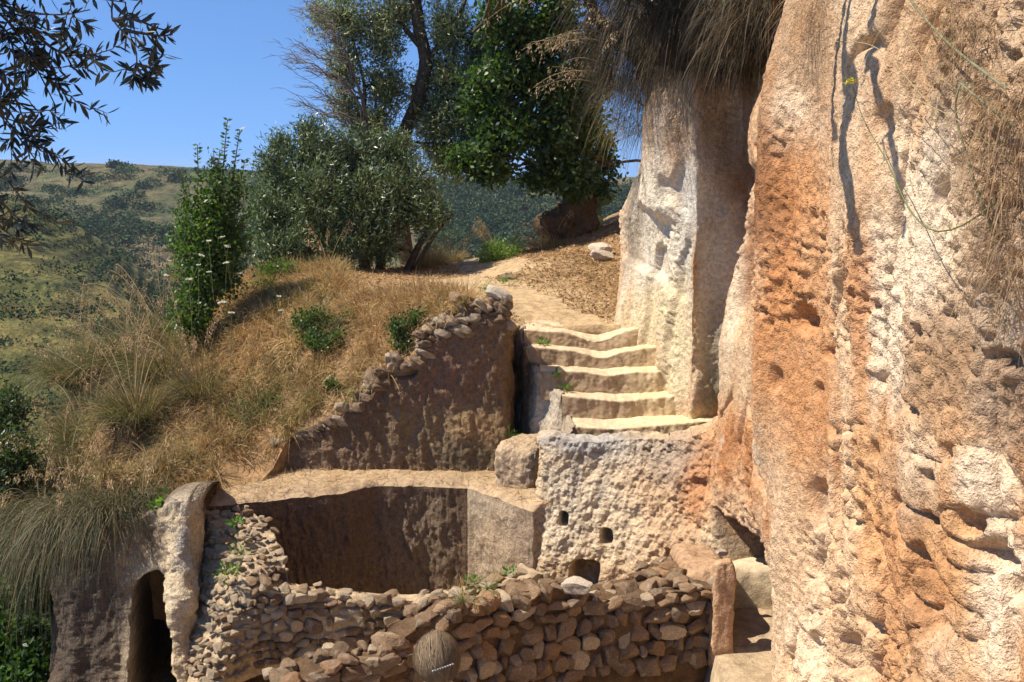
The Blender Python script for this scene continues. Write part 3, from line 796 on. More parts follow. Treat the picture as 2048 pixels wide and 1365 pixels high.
topz = sst(0.75, 1.15, G[..., 2])
dis = 0.05 * fbm(G, 1.1, 3, 0.5, 142) + 0.028 * fbm(G, 8, 4, 0.62, 143) * (0.6 + 0.9 * orr) + 0.07 * lump * topz + chisel(G, 144, 0.05, 9, -0.6) * (1 - 0.2 * topz) + 0.03 * fbm(G, 18, 3, 0.65, 139) + 0.04 * orr * fbm(G, 5, 3, 0.6, 145)
pv = sst(0.25, 0.55, fbm(G, 6.5, 4, 0.6, 146)); dis -= 0.05 * pv * (0.3 + orr)
Nn = grid_normals(G); Nn[..., 2] *= 0.3
GD = G + Nn * (dis - hm.reshape(dis.shape) - 1.25 * door.reshape(dis.shape))[..., None]
rows = []
for k in range(16, 0, -1):
    a = k / 16
    r = GD[0].copy(); r[:, 1] += 0.42 * a; r[:, 2] += (0.05 * sin(a * pi) + 0.07 * fbm(r, 5, 4, 0.6, 147)) * min(1, a * 3) - 0.16 * a * a
    rows.append(r)
GD = np.concatenate([np.array(rows), GD], 0)
pl2 = Painter(GD, (.58, .43, .27), 148)
b = pl2.blob
b(1180, 960, 90, 70, (.52, .43, .31), .8, .5, .8); b(1240, 900, 160, 24, (.40, .35, .28), .9, .6, .8); b(1130, 1020, 50, 80, (.62, .52, .38), .7); b(1250, 1030, 120, 100, (.62, .49, .33), .7, .6); b(1150, 880, 80, 26, (.42, .39, .35), .9)
b(1350, 1010, 80, 120, (.54, .35, .20), .8, .6, .8); b(1440, 950, 80, 110, ORANGE, .95, .5, .7); b(1380, 1130, 70, 40, (.40, .25, .14), .9, .5); b(1270, 1170, 200, 30, (.44, .30, .18), .8, .5); b(1350, 920, 50, 50, (.33, .27, .21), .6, .6)
b(1150, 960, 10, 120, (.30, .27, .23), .6, .6, 1.0); b(1202, 990, 9, 120, (.28, .25, .21), .6, .6, 1.0); b(1395, 980, 30, 70, (.46, .22, .10), .7)
fl = sst(0.1, 0.5, fbm(GD, 6.0, 5, 0.65, 149)).reshape(-1, 1)
C = pl2.C * (1 - 0.3 * fl)
ds_ = sst(.22, .45, fbm(GD, 3.5, 4, 0.6, 138, (1, 1, 0.08))).reshape(-1, 1)
C = C * (1 - .5 * ds_) + np.array([.22, .17, .12]) * .5 * ds_
o = link("rock_face", new_mesh("rock_face", GD, [grid_faces(*GD.shape[:2])], C), M_CLIFF); keep(o, lw)

# ---------------- steps inside the passage by the cliff foot
ps = empty("passage_steps", (1.9, 9.8, 0.0), "pale cut steps inside the low passage at the cliff foot", "stairs")
for (sz, lc, sd) in [((0.9, 0.66, 1.0), (2.36, 10.02, -0.60), 31), ((0.9, 0.6, 1.16), (2.4, 10.46, -0.60), 32), ((1.0, 0.5, 1.7), (2.2, 10.85, -0.6), 33)]:
    o = rock_solid("step", sz, lc, M_STEP, (.60, .48, .32), sd, 30, 0.035, bevel=8, rot=-0.1); keep(o, ps)
rock_solid("passage_shade_rock", (0.5, 0.95, 1.2), (1.69, 9.52, -0.6), M_STONE, (.38, .24, .14), 43, 30, 0.07, bevel=5, rot=-0.05,
           label="low brown rock added behind the upright slab to shade the passage", cat="rock")  # added rock mass whose shadow keeps the hollow dark
rock_solid("standing_slab", (0.20, 0.16, 0.95), (1.765, 8.86, -0.17), M_STONE, (.46, .285, .165), 41, 26, 0.045, bevel=5, rot=0.1,
           label="tall upright orange stone slab ending the rubble wall at the passage", cat="stone slab")

# ---------------- cave rock at the lower left
ctop = [P(150, 1030, 12.4), P(118, 1050, 11.4), P(124, 1062, 10.6), P(140, 1060, 10.3), P(200, 1050, 10.25), P(270, 1040, 10.35), P(325, 1015, 10.4), P(345, 1005, 10.3), P(385, 1002, 10.4), P(405, 1005, 10.95), P(425, 1005, 11.2)]
cbot = [P(150, 1480, 12.0), P(112, 1480, 11.0), P(105, 1480, 10.4), P(118, 1480, 10.0), P(195, 1480, 9.75), P(262, 1480, 9.75), P(318, 1480, 9.65), P(335, 1480, 9.5), P(376, 1480, 9.6), P(396, 1480, 10.1), P(415, 1480, 10.5)]
G = sheet(ctop, cbot, 280, 260)
pc = Painter(G, (.17, .12, .085), 150)
cave = sst(264, 276, pc.u + 14 * pc.warp) * sst(342, 330, pc.u + 16 * pc.warp - 0.05 * (pc.v - 1250)) * sst(1142, 1158, pc.v + 22 * pc.warp - np.clip((310 - pc.u) / 40, 0, 1.5) ** 2 * 30 - np.clip((pc.u - 315) / 14, 0, 1.5) ** 2 * 26)
cave = cave.reshape(G.shape[:2])
Nn = grid_normals(G); Nn[..., 2] *= 0.3
dis = 0.12 * fbm(G, 1.6, 4, 0.55, 151) + 0.10 * fbm(G, 4.5, 3, 0.5, 152, (1, 1, 0.22)) + 0.045 * fbm(G, 10, 4, 0.62, 153)
GD = G + Nn * dis[..., None]
GD[..., 1] += 1.6 * cave
GD[..., 0] -= 0.25 * cave
rows = []
for k in range(8, 0, -1):
    a = k / 8
    r = GD[0].copy(); r[:, 1] += 0.7 * a; r[:, 2] += 0.05 * sin(a * pi) + 0.03 * fbm(r, 4, 3, 0.5, 154)
    rows.append(r)
GD = np.concatenate([np.array(rows), GD], 0)
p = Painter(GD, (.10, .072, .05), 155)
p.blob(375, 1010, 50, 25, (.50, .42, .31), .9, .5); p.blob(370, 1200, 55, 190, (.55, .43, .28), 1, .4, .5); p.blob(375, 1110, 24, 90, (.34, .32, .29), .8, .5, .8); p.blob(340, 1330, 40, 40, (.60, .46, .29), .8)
p.blob(300, 1090, 40, 40, (.20, .135, .085), .8); p.blob(190, 1230, 80, 200, (.075, .055, .042), .9, .5, .8); p.blob(290, 1250, 30, 100, (.12, .08, .05), .7)  # left face dark from lichen, with the tussocks' shade painted in too
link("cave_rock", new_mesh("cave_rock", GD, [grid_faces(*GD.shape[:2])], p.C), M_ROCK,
     label="dark rock mass with a tall cave mouth at the lower left, sunlit pillar beside it", cat="rock")

# leaning yellow slab and boulders by the landing
rock_solid("leaning_boulder", (0.50, 0.50, 0.72), (1.66, 13.62, 2.12), M_STEP, (.60, .46, .26), 51, 30, 0.06, bevel=3.0, rot=0.3,
           label="rounded yellow boulder leaning on the cliff above the stairs", cat="boulder")
rock_solid("bank_rock", (0.95, 0.8, 1.15), (P(1140, 470, 20.5)[0], 20.5, 2.4), M_STONE, (.11, .075, .045), 52, 40, 0.34, bevel=2.6, rot=0.3,
           label="dark earthy rock hump under the oak at the end of the path", cat="rock")
# ================================================================== rubble stones
def ico(sub):
    t = (1 + 5 ** 0.5) / 2
    V = [(-1, t, 0), (1, t, 0), (-1, -t, 0), (1, -t, 0), (0, -1, t), (0, 1, t), (0, -1, -t), (0, 1, -t), (t, 0, -1), (t, 0, 1), (-t, 0, -1), (-t, 0, 1)]
    Fc = [(0, 11, 5), (0, 5, 1), (0, 1, 7), (0, 7, 10), (0, 10, 11), (1, 5, 9), (5, 11, 4), (11, 10, 2), (10, 7, 6), (7, 1, 8), (3, 9, 4), (3, 4, 2), (3, 2, 6), (3, 6, 8), (3, 8, 9), (4, 9, 5), (2, 4, 11), (6, 2, 10), (8, 6, 7), (9, 8, 1)]
    V = [np.array(v) / np.linalg.norm(v) for v in V]
    for _ in range(sub):
        mid, F2 = {}, []
        def m(a, b):
            k = (min(a, b), max(a, b))
            if k not in mid:
                q = V[a] + V[b]; V.append(q / np.linalg.norm(q)); mid[k] = len(V) - 1
            return mid[k]
        for a, b, c_ in Fc:
            x, y, z = m(a, b), m(b, c_), m(c_, a)
            F2 += [(a, x, z), (b, y, x), (c_, z, y), (x, y, z)]
        Fc = F2
    return np.array(V), np.array(Fc)
ICO_V, ICO_F = ico(3)
STONE_COLS = [(.33, .215, .125), (.28, .19, .115), (.52, .40, .265), (.22, .145, .09), (.44, .345, .235), (.34, .20, .105)]
STONES = []
for k in range(24):
    V = ICO_V / ((np.abs(ICO_V) ** 4).sum(1) ** .25)[:, None]
    for _ in range(11):       # flat broken sides
        n = R.normal(size=3); n /= np.linalg.norm(n)
        dcut = R.uniform(0.55, 0.95)
        ex = V @ n - dcut
        V = V - np.where(ex > 0, ex * 0.97, 0)[:, None] * n
    V = V * (1 + 0.17 * fbm(ICO_V + k * 5.1, 3.0, 4, 0.72, 200 + k))[:, None]
    V -= (V.max(0) + V.min(0)) / 2
    V /= (V.max(0) - V.min(0))
    n_ = fbm(ICO_V + k, 2.2, 4, 0.65, 300 + k)[:, None]
    cc = np.array(STONE_COLS[k % 6]) * (1 + 0.35 * n_)
    lk = sst(.1, .4, fbm(ICO_V + k * 3.3, 1.8, 4, .65, 330 + k))[:, None] * .55
    cc = cc * (1 - lk) + np.array([.42, .37, .29]) * lk
    me = new_mesh("stone", V, [ICO_F], cc)
    me.materials.append(M_STONE)
    STONES.append(me)

def put_stone(parent, p, size, rot, k=None):
    """p: world position of the stone centre"""
    o = bpy.data.objects.new("stone", STONES[int(R.integers(24)) if k is None else k])
    COL.objects.link(o)
    o.parent = parent
    o.location = Vector(p) - parent.location
    o.rotation_euler = rot
    o.scale = size
    return o

def rubble_wall(thing, line, zbot, thick, smin, smax, gap=0.9, seed=0, core_col=(.26, .17, .10), proud=0.10, topsize=1.0, jit=0.35, szf=lambda q: 1.0, prf=lambda q: 0.0, inset=.32, topd=1.0, zsee=-9, bvec=None, pick=lambda q: int(R.integers(4)) * 6 + int(R.choice([0, 1, 3, 5, 0, 1, 2]))):
    """line: world points along the outer top edge, outer face towards the camera; stones laid in rough courses"""
    L = curve(line, 200)
    dl = np.r_[0, np.cumsum(np.hypot(*np.diff(L[:, :2], axis=0).T))]
    tan = np.gradient(L[:, :2], axis=0); tan /= np.linalg.norm(tan, axis=1, keepdims=True)
    nor = np.stack([tan[:, 1], -tan[:, 0]], -1)          # points to the camera side for lines running left to right
    th = np.interp(np.linspace(0, 1, 200), np.linspace(0, 1, len(thick)), thick)
    # core of earth and mortar
    T = L.copy(); T[:, 2] -= smin * 0.35
    T[:, :2] -= nor * smin * inset
    Bk = T.copy(); Bk[:, :2] -= nor * (th - smin * 0.3)[:, None]
    lo = T.copy(); lo[:, 2] = zbot
    bv = np.array([bvec(q_) if bvec else (0, 0) for q_ in dl / dl[-1]])
    lo[:, :2] += bv * (T[:, 2] - zbot)[:, None]
    bl = Bk.copy(); bl[:, 2] = zbot
    rows = [bl * (1 - a) + Bk * a for a in np.linspace(0, 1, 8)] + [Bk * (1 - a) + T * a for a in np.linspace(0, 1, 14)[1:]] + [T * (1 - a) + lo * a for a in np.linspace(0, 1, 30)[1:]]
    G = np.array(rows)
    Nn = grid_normals(G)
    G = G + Nn * (0.05 * fbm(G, 4, 4, 0.6, seed) - 0.02 + 0.02 * fbm(G, 13, 3, 0.6, seed + 2))[..., None]
    C = np.array(core_col) * (1 + 0.3 * fbm(G, 5, 4, 0.6, seed + 1)[..., None])
    o = link("core", new_mesh("core", G, [grid_faces(*G.shape[:2])], C), M_SOIL); keep(o, thing)
    cnt = 0
    # face
    zmax = L[:, 2].max()
    z = zbot + smin
    while z < zmax:
        h = R.uniform(smin, smax * .85) * 0.85
        s = R.uniform(0, smax)
        while s < dl[-1]:
            f_ = szf(s / dl[-1])
            w = (smin + (smax - smin) * R.random() ** 1.4) * R.uniform(0.85, 1.2) * f_
            sc = s + w / 2
            i = min(199, int(np.searchsorted(dl, sc)))
            hh = min(h * R.uniform(0.7, 1.35), w * 1.15) * (0.5 + 0.5 * f_)
            zc = z + h / 2 + R.normal(0, 0.16) * h
            if zc + hh * 0.2 < L[i, 2] and sc < dl[-1] and zc > zsee:
                d_ = R.uniform(0.9, 1.3) * h
                p = np.array([*(L[i, :2] - nor[i] * (d_ * (0.5 - proud - prf(s / dl[-1])) + R.uniform(-.2, .35) * jit * h)), zc])
                p[:2] += bv[i] * max(0, L[i, 2] - zc)
                yaw = math.atan2(tan[i, 1], tan[i, 0])
                put_stone(thing, p, (w * 1.04, d_, hh * 1.06), (R.normal(0, .10), R.normal(0, .12), yaw + R.normal(0, .12)), pick(s / dl[-1]))
                cnt += 1
            s += w * gap * R.uniform(.92, 1.12)
        z += h * 0.93
    # top
    s = 0.0
    while s < dl[-1]:
        i = min(199, int(np.searchsorted(dl, s)))
        t = R.uniform(0, .08)
        w = 0.1
        while t < th[i]:
            w = R.uniform(smin, smax) * R.uniform(.6, 1.15) * topsize * szf(s / dl[-1])
            p = np.array([*(L[i, :2] - nor[i] * (t + w * 0.4)), L[i, 2] - w * 0.36 + R.normal(0, .02)])
            put_stone(thing, p, (w * R.uniform(.95, 1.4), w * R.uniform(.8, 1.2), w * R.uniform(.55, .85)), (R.normal(0, .2), R.normal(0, .2), R.uniform(0, 6.28)), pick(s / dl[-1]))
            cnt += 1
            t += w * 1.05 * topd
        s += w * 0.95 + 0.03
    return cnt

fw = empty("rubble_wall", (0.3, 8.2, 0.0), "near rubble wall of big rounded stones running to the upright slab", "stone wall")
fl_ = [P(*q) for q in [(590, 1365, 6.9), (690, 1322, 7.15), (770, 1318, 7.35), (830, 1262, 7.6), (900, 1218, 7.8), (1000, 1192, 8.1), (1080, 1176, 8.3), (1160, 1180, 8.5), (1230, 1198, 8.6), (1300, 1190, 8.7), (1380, 1176, 8.8), (1436, 1172, 8.88)]]
n1_ = rubble_wall(fw, fl_, -0.62, [0.34, 0.32, 0.26, 0.24, 0.26, 0.5, 0.9], 0.095, 0.26, seed=400, core_col=(.13, .08, .045), topsize=.95, topd=.9, zsee=-.2, inset=.5)
cw_ = empty("curved_rubble_wall", (-1.2, 10.1, -0.5), "curved rubble wall closing off the basin, sunlit at its left end", "stone wall")
al = [P(*q) for q in [(405, 1022, 10.95), (425, 1060, 10.6), (455, 1110, 10.25), (490, 1162, 9.92), (530, 1172, 9.90), (620, 1185, 9.98), (740, 1196, 10.05), (850, 1200, 10.1), (950, 1178, 10.2), (1040, 1156, 10.3), (1092, 1142, 10.5)]]
n2_ = rubble_wall(cw_, al, -0.75, [0.5, 0.6, 0.5, 0.28, 0.24, 0.24, 0.26, 0.4], 0.085, 0.21, seed=420, core_col=(.44, .325, .205), jit=0.2, szf=lambda q: 0.5 + 0.5 * float(sst(.28, .36, q)), bvec=lambda q: np.array([-.12, -.75]) * (1 - float(sst(.22, .33, q))), prf=lambda q: -.12 * (1 - float(sst(.28, .36, q))), inset=.22, topd=1.25, pick=lambda q: int(R.integers(4)) * 6 + int(R.choice([2, 4, 2, 4, 0]) if q < .3 else R.choice([0, 1, 2, 3, 4])))  # paler stones picked at the left end imitate its sunlight
# coping stones along the sloping top of the dark wall
cop = [(560, 880), (600, 868), (640, 858), (668, 838), (705, 800), (740, 778), (760, 745), (800, 725), (838, 705), (850, 670), (880, 640), (930, 615), (985, 602), (1012, 598)]
cpl = curve(np.array([P(u, v, 12.36) for u, v in cop]), 90)
for i in range(0, 90):
    for r_ in range(2 if i < 60 else 4):
        w = R.uniform(.07, .20) * (1.2 if 24 < i < 52 else .95)
        p = cpl[i] + np.array([R.normal(0, .03), R.uniform(.0, .12), -0.03 - r_ * 0.085 + R.normal(0, .025)])
        if R.random() < 0.5:
            put_stone(uw, p, (w * 1.35, w, w * R.uniform(.5, .85)), (R.normal(0, .25), R.normal(0.35, .3), R.uniform(-.5, .5)), int(R.choice([1, 4, 3, 7, 10, 13, 16, 9, 15])))
# loose stones
loose = [("pale flat stone lying on the grass near the cliff", (1200, 497, 18.3), .34), ("pale flat stone just below the other on the sunny bank", (1205, 512, 17.6), .30), ("grey stone on the bank at the right of the path", (1015, 556, 16.3), .22),
         ("large pale stone capping the end of the dark wall", (1000, 590, 12.5), .26), ("grey oblong stone on the dark wall's top edge", (925, 600, 12.5), .24), ("pale rounded stone wedged on top of the upright slab", (1448, 1160, 8.9), .17),
         ("pale stone perched on the near rubble wall beneath the arched hole", (1158, 1170, 8.55), .2), ("small white stone on the shadowed ledge by the passage", (1443, 1105, 9.45), .08)]
for lab, q, w in loose:
    p = P(*q)
    k = int(R.integers(24))
    me = STONES[k].copy()
    if 'pale' in lab or 'white' in lab:
        cc = np.tile(np.array([.60, .50, .38, 1.0], dtype=np.float32), (len(me.vertices), 1)); me.color_attributes["Col"].data.foreach_set("color", cc.ravel())
    if 'dark boulder' in lab:
        cc = np.tile(np.array([.03, .022, .016, 1.0], dtype=np.float32), (len(me.vertices), 1)); me.color_attributes["Col"].data.foreach_set("color", cc.ravel())
    link("loose_stone", me, loc=tuple(p), rot=(R.normal(0, .15), R.normal(0, .15), R.uniform(-.6, .6)), scale=(w * 1.3, w, w * .62), label=lab, cat="stone")
print("STONES", n1_, n2_)
# ================================================================== plants
class MB:
    def __init__(self):
        self.V, self.C, self.Q, self.T, self.n = [], [], [], [], 0
    def add(self, V, Fc, C):
        V = np.asarray(V, float).reshape(-1, 3)
        if len(V) == 0: return
        Fc = np.asarray(Fc)
        (self.Q if Fc.shape[1] == 4 else self.T).append(Fc + self.n)
        self.V.append(V)
        C = np.asarray(C, float)
        self.C.append(np.tile(C, (len(V), 1)) if C.ndim == 1 else C)
        self.n += len(V)
    def build(self, name, smooth=False):
        fs = []
        if self.Q: fs.append(np.concatenate(self.Q))
        if self.T: fs.append(np.concatenate(self.T))
        return new_mesh(name, np.concatenate(self.V), fs, np.concatenate(self.C), smooth)

def unit(a):
    return a / (np.linalg.norm(a, axis=-1, keepdims=True) + 1e-9)

def tube(mb, path, r0, r1, sides=5, col=(.2, .15, .1)):
    path = np.asarray(path, float)
    n = len(path)
    t = unit(np.gradient(path, axis=0))
    ref = np.array([0.3, 0.2, 1.0]) if abs(t[0][2]) < 0.8 else np.array([1.0, 0.2, 0.1])
    a = unit(np.cross(t, ref)); b_ = np.cross(t, a)
    r = np.linspace(r0, r1, n)[:, None, None]
    an = np.linspace(0, 2 * pi, sides, endpoint=False)
    ring = path[:, None] + r * (a[:, None] * np.cos(an)[None, :, None] + b_[:, None] * np.sin(an)[None, :, None])
    i = np.arange(n * sides).reshape(n, sides)
    j = np.roll(i, -1, 1)
    q = np.stack([i[:-1], j[:-1], j[1:], i[1:]], -1).reshape(-1, 4)
    mb.add(ring, q, col)

def leaves(mb, c, axis, L, Wd, col, curl=0.15, nrm=None):
    """rhombic folded leaves, one quad each"""
    n = len(c)
    axis = unit(axis)
    rnd = R.normal(size=(n, 3)) if nrm is None else nrm + R.normal(size=(n, 3)) * 0.5
    side = unit(np.cross(axis, rnd))
    up = np.cross(side, axis)
    L = np.broadcast_to(L, n)[:, None]; Wd = np.broadcast_to(Wd, n)[:, None]
    V = np.stack([c, c + axis * L * .45 + side * Wd * .5 + up * L * curl * .5, c + axis * L - up * L * curl * .3, c + axis * L * .45 - side * Wd * .5 + up * L * curl * .5], 1)
    q = np.arange(4 * n).reshape(n, 4)
    mb.add(V, q, np.repeat(col, 4, 0))

def fine_leaves(mb, c, axis, L, Wd, col):
    """lens shaped leaves with a midrib fold, for plants close to the camera"""
    n = len(c)
    axis = unit(axis)
    side = unit(np.cross(axis, R.normal(size=(n, 3)))); up = np.cross(side, axis)
    L = L[:, None]; Wd = Wd[:, None]
    pts = [c]
    for t, w in ((.25, .40), (.55, .5), (.82, .27)):
        cu = -up * L * 0.10 * (t * t)
        pts += [c + axis * L * t + side * Wd * w + up * Wd * .12 + cu, c + axis * L * t + cu, c + axis * L * t - side * Wd * w + up * Wd * .12 + cu]
    pts.append(c + axis * L - up * L * .10)
    V = np.stack(pts, 1)
    base = (np.arange(n) * 11)[:, None]
    tri = np.array([[0, 1, 2], [0, 2, 3], [7, 10, 8], [8, 10, 9]])
    qd = np.array([[1, 4, 5, 2], [2, 5, 6, 3], [4, 7, 8, 5], [5, 8, 9, 6]])
    n0 = mb.n
    mb.add(V, (base[:, None] + tri[None]).reshape(-1, 3), np.repeat(col, 11, 0))
    mb.Q.append((base[:, None] + qd[None]).reshape(-1, 4) + n0)

def blades(mb, base, dirn, L, Wd, droop, col, seg=3, tipcol=None):
    n = len(base)
    dirn = unit(dirn)
    side = unit(np.cross(dirn, np.array([0, 0, 1.0])) + R.normal(size=(n, 3)) * 0.4)
    L = np.broadcast_to(L, n)[:, None]; Wd = np.broadcast_to(Wd, n)[:, None]; droop = np.broadcast_to(droop, n)[:, None]
    V = []
    for k in range(seg + 1):
        t = k / seg
        p = base + dirn * L * t * (1 - 0.12 * droop * t)
        p = p + np.array([0, 0, -1.0]) * (droop * L * t * t)
        if k < seg:
            w = Wd * (1 - 0.55 * t) * .5
            V += [p + side * w, p - side * w]
        else:
            V.append(p)
    V = np.stack(V, 1)
    m = 2 * seg + 1
    b_ = (np.arange(n) * m)[:, None]
    n0 = mb.n
    tri = np.array([[2 * seg - 2, 2 * seg - 1, 2 * seg]])
    cc = np.repeat(col, m, 0)
    mb.add(V, (b_[:, None] + tri[None]).reshape(-1, 3), cc)
    qd = np.array([[2 * k, 2 * k + 1, 2 * k + 3, 2 * k + 2] for k in range(seg - 1)])
    if len(qd): mb.Q.append((b_[:, None] + qd[None]).reshape(-1, 4) + n0)

def mixcol(n, cols, w=None, v=0.18):
    cols = np.asarray(cols, float)
    i = R.choice(len(cols), n, p=w)
    return np.clip(cols[i] * (1 + R.normal(0, v, (n, 1))), 0.005, 1)

M_OLIVE = leaf_mat("olive_leaf", 0.38, 0.5, 0.15, (1.2, 1.3, 0.6))
M_LEAF = leaf_mat("green_leaf", 0.42, 0.45, 0.35, (1.5, 1.8, 0.5))
M_GRASS = leaf_mat("grass_blade", 0.6, 0.3, 0.3, (1.2, 1.15, 0.8))
M_SCRUB = leaf_mat("scrub_leaf", 0.7, 0.1, 0.1, (1.2, 1.3, .7))
M_TWIG = rock_mat("twig", 0.5, 60, 14, 0.02, 0.35, pit=0.1)

def curvy(a, b_, n=8, sag=0.0, jit=0.05):
    a, b_ = np.asarray(a, float), np.asarray(b_, float)
    t = np.linspace(0, 1, n)[:, None]
    d = np.linalg.norm(b_ - a)
    off = np.cumsum(R.normal(0, jit * d / n ** .5, (n, 3)), 0)
    off = off - t * off[-1]
    p = a * (1 - t) + b_ * t + off
    p[:, 2] += sag * d * np.sin(t[:, 0] * pi)
    return p

def make_tree(name, label, cat, base, stems, blobs, leaf, mat, bark=(.11, .085, .06), group=None, twig_r=.006, crown_name="crown", surf=0.55):
    """stems: list of (points, r0, r1); blobs: (centre, radii, twigs); leaf: dict n,L,W,cols,w,spread"""
    e = empty(name, base, label, cat, group)
    tb, cr = MB(), MB()
    allp = []
    for pts, r0, r1 in stems:
        c_ = curve(np.array(pts), 26)
        c_ = c_ + 0.35 * r0 * np.stack([fbm(c_ + k * 9, 2.0, 3, 0.5, 500 + k) for k in range(3)], -1)
        tube(tb, c_, r0, r1, 8, bark)
        allp.append(c_)
    allp = np.concatenate(allp) if allp else np.array([base])
    for cen, rad, nt_ in blobs:
        cen, rad = np.array(cen), np.array(rad)
        low_ = allp[allp[:, 2] < cen[2] + rad[2] * 0.6]
        if len(low_) == 0: low_ = allp
        a = low_[np.argmin(np.linalg.norm(low_ - cen, axis=1))]
        br = curvy(a, cen, 10, 0.05, 0.08)
        tube(tb, br, twig_r * 5, twig_r * 2.5, 5, bark)
        d = R.normal(size=(nt_, 3)); d = unit(d)
        r = R.random(nt_) ** (1 / 3.) * (1 - surf) + surf * R.random(nt_) ** .15
        r = np.clip(r, 0, 1) * (1 + 0.25 * fbm(d * 2 + cen, 1.3, 3, 0.5, 520))
        tip = cen + d * r[:, None] * rad
        for k in range(0, nt_, 3):
            q = br[int(R.integers(4, 10))]
            tube(tb, curvy(q, tip[k], 6, 0.03, 0.1), twig_r * 1.6, twig_r * .4, 3, bark)
        m = leaf['n']
        dirs = unit(d * leaf.get('out', .8) + np.array([0, 0, leaf.get('up', .3)]) + R.normal(0, .35, d.shape))
        back = R.random((nt_, m, 1)) * leaf.get('twig', .3)
        pos = tip[:, None] - dirs[:, None] * back + R.normal(0, leaf.get('spread', .03), (nt_, m, 3))
        ax = unit(dirs[:, None] + R.normal(0, leaf.get('rand', .8), (nt_, m, 3)))
        n = nt_ * m
        clump = np.repeat(1 + 0.28 * fbm(tip, 1.6, 3, 0.6, 530), m)[:, None]
        leaves(cr, pos.reshape(-1, 3), ax.reshape(-1, 3), leaf['L'] * R.uniform(.7, 1.3, n), leaf['W'] * R.uniform(.7, 1.3, n), mixcol(n, leaf['cols'], leaf.get('w')) * clump)
    o = link("trunk", tb.build("trunk", True), M_BARK); keep(o, e)
    if cr.n:
        o = link(crown_name, cr.build(crown_name), mat); keep(o, e)
    return e

def PB(u, v, D_, ru, rv, rd, n):
    return (P(u, v, D_), (ru / F * D_, rd, rv / F * D_), n)
def gp(u, v, D_):
    p = P(u, v, D_); p[2] = ground_z(p[:1], p[1:2])[0]; return p

OLIVE_C = [(.115, .16, .068), (.15, .20, .09), (.26, .32, .19), (.085, .12, .05)]
ol = dict(n=13, L=.085, W=.02, cols=OLIVE_C, w=[.4, .3, .15, .15], up=.7, twig=.4, spread=.035)
b0 = gp(790, 525, 18.6)
make_tree("olive_bush", "dense silvery olive bush with leaning stems beside the path", "olive tree", b0,
          [([gp(815, 530, 18.5), P(845, 480, 18.6), P(880, 435, 18.7)], .07, .03), ([gp(830, 530, 18.5), P(870, 470, 18.4), P(905, 430, 18.3)], .05, .025), ([gp(730, 530, 18.6), P(720, 460, 18.7), P(700, 380, 18.8)], .10, .04),
           ([gp(760, 530, 18.7), P(770, 440, 18.9), P(790, 340, 19)], .09, .04), ([gp(660, 535, 18.2), P(630, 450, 18.2), P(600, 370, 18.3)], .06, .03), ([gp(610, 540, 18), P(570, 460, 18)], .05, .03)],
          [PB(560, 330, 18.2, 60, 60, .5, 260), PB(540, 430, 17.8, 55, 80, .5, 300), PB(640, 290, 18.5, 70, 50, .6, 300), PB(640, 390, 18, 90, 90, .7, 520), PB(720, 310, 18.8, 80, 70, .6, 380), PB(740, 410, 18.2, 90, 90, .7, 520), PB(820, 370, 18.6, 70, 70, .6, 340),
           PB(850, 420, 18.3, 60, 45, .4, 220), PB(600, 480, 17.6, 70, 50, .5, 300), PB(690, 480, 17.8, 80, 50, .5, 300), PB(545, 500, 17.4, 45, 45, .4, 180), PB(790, 300, 19, 60, 50, .5, 220), PB(560, 275, 18.4, 30, 25, .2, 50), PB(620, 250, 18.6, 40, 25, .2, 60), PB(770, 480, 18.1, 50, 40, .4, 160)], ol, M_OLIVE)
tl = dict(n=13, L=.10, W=.024, cols=[(.23, .27, .12), (.29, .31, .15), (.16, .20, .085), (.36, .37, .22)], w=[.4, .25, .25, .1], up=.5, twig=.5, spread=.05)
make_tree("tall_tree", "tall grey-green tree with dark trunk rising behind the olive bush", "tree", gp(815, 520, 21.5),
          [([gp(815, 520, 21.5), P(800, 400, 21.3), P(805, 290, 21), P(835, 210, 21), P(848, 120, 21), P(830, 0, 21), P(815, -140, 21)], .16, .10), ([P(805, 290, 21), P(735, 270, 20.8), P(728, 170, 20.7), P(700, 60, 20.7)], .05, .02), ([P(848, 130, 21), P(900, 60, 21), P(940, -20, 21)], .06, .03), ([P(845, 100, 21), P(790, 30, 21), P(770, -40, 21)], .06, .03), ([P(820, 250, 21), P(825, 180, 20.5), P(822, 170, 20.3)], .04, .02)],
          [PB(690, 30, 20.8, 55, 60, .7, 189), PB(690, 120, 20.7, 45, 60, .6, 156), PB(760, 60, 21, 60, 80, .8, 290), PB(770, 170, 21, 55, 60, .7, 234), PB(740, 240, 20.8, 60, 40, .6, 223), PB(900, 50, 21.2, 60, 70, .8, 256), PB(900, 150, 21.2, 60, 70, .8, 290), PB(880, 240, 21, 70, 60, .7, 312), PB(970, 110, 21.4, 50, 90, .8, 267), PB(950, 230, 21.2, 60, 60, .7, 267), PB(810, 20, 21.3, 50, 40, .6, 100), PB(985, 190, 21.3, 50, 70, .7, 187), PB(960, 300, 21, 50, 50, .6, 144), PB(850, 180, 21.6, 50, 70, .5, 115), PB(690, 200, 20.7, 40, 45, .5, 93), PB(640, 20, 20.8, 30, 40, .4, 55), PB(900, 310, 20.8, 60, 50, .6, 245), PB(840, -60, 21, 200, 60, 1.2, 278)], tl, M_OLIVE, surf=.4)
ok = dict(n=10, L=.105, W=.06, cols=[(.045, .085, .022), (.06, .105, .03), (.10, .16, .05), (.03, .055, .018)], w=[.4, .3, .15, .15], up=.1, twig=.35, spread=.07, out=.5)
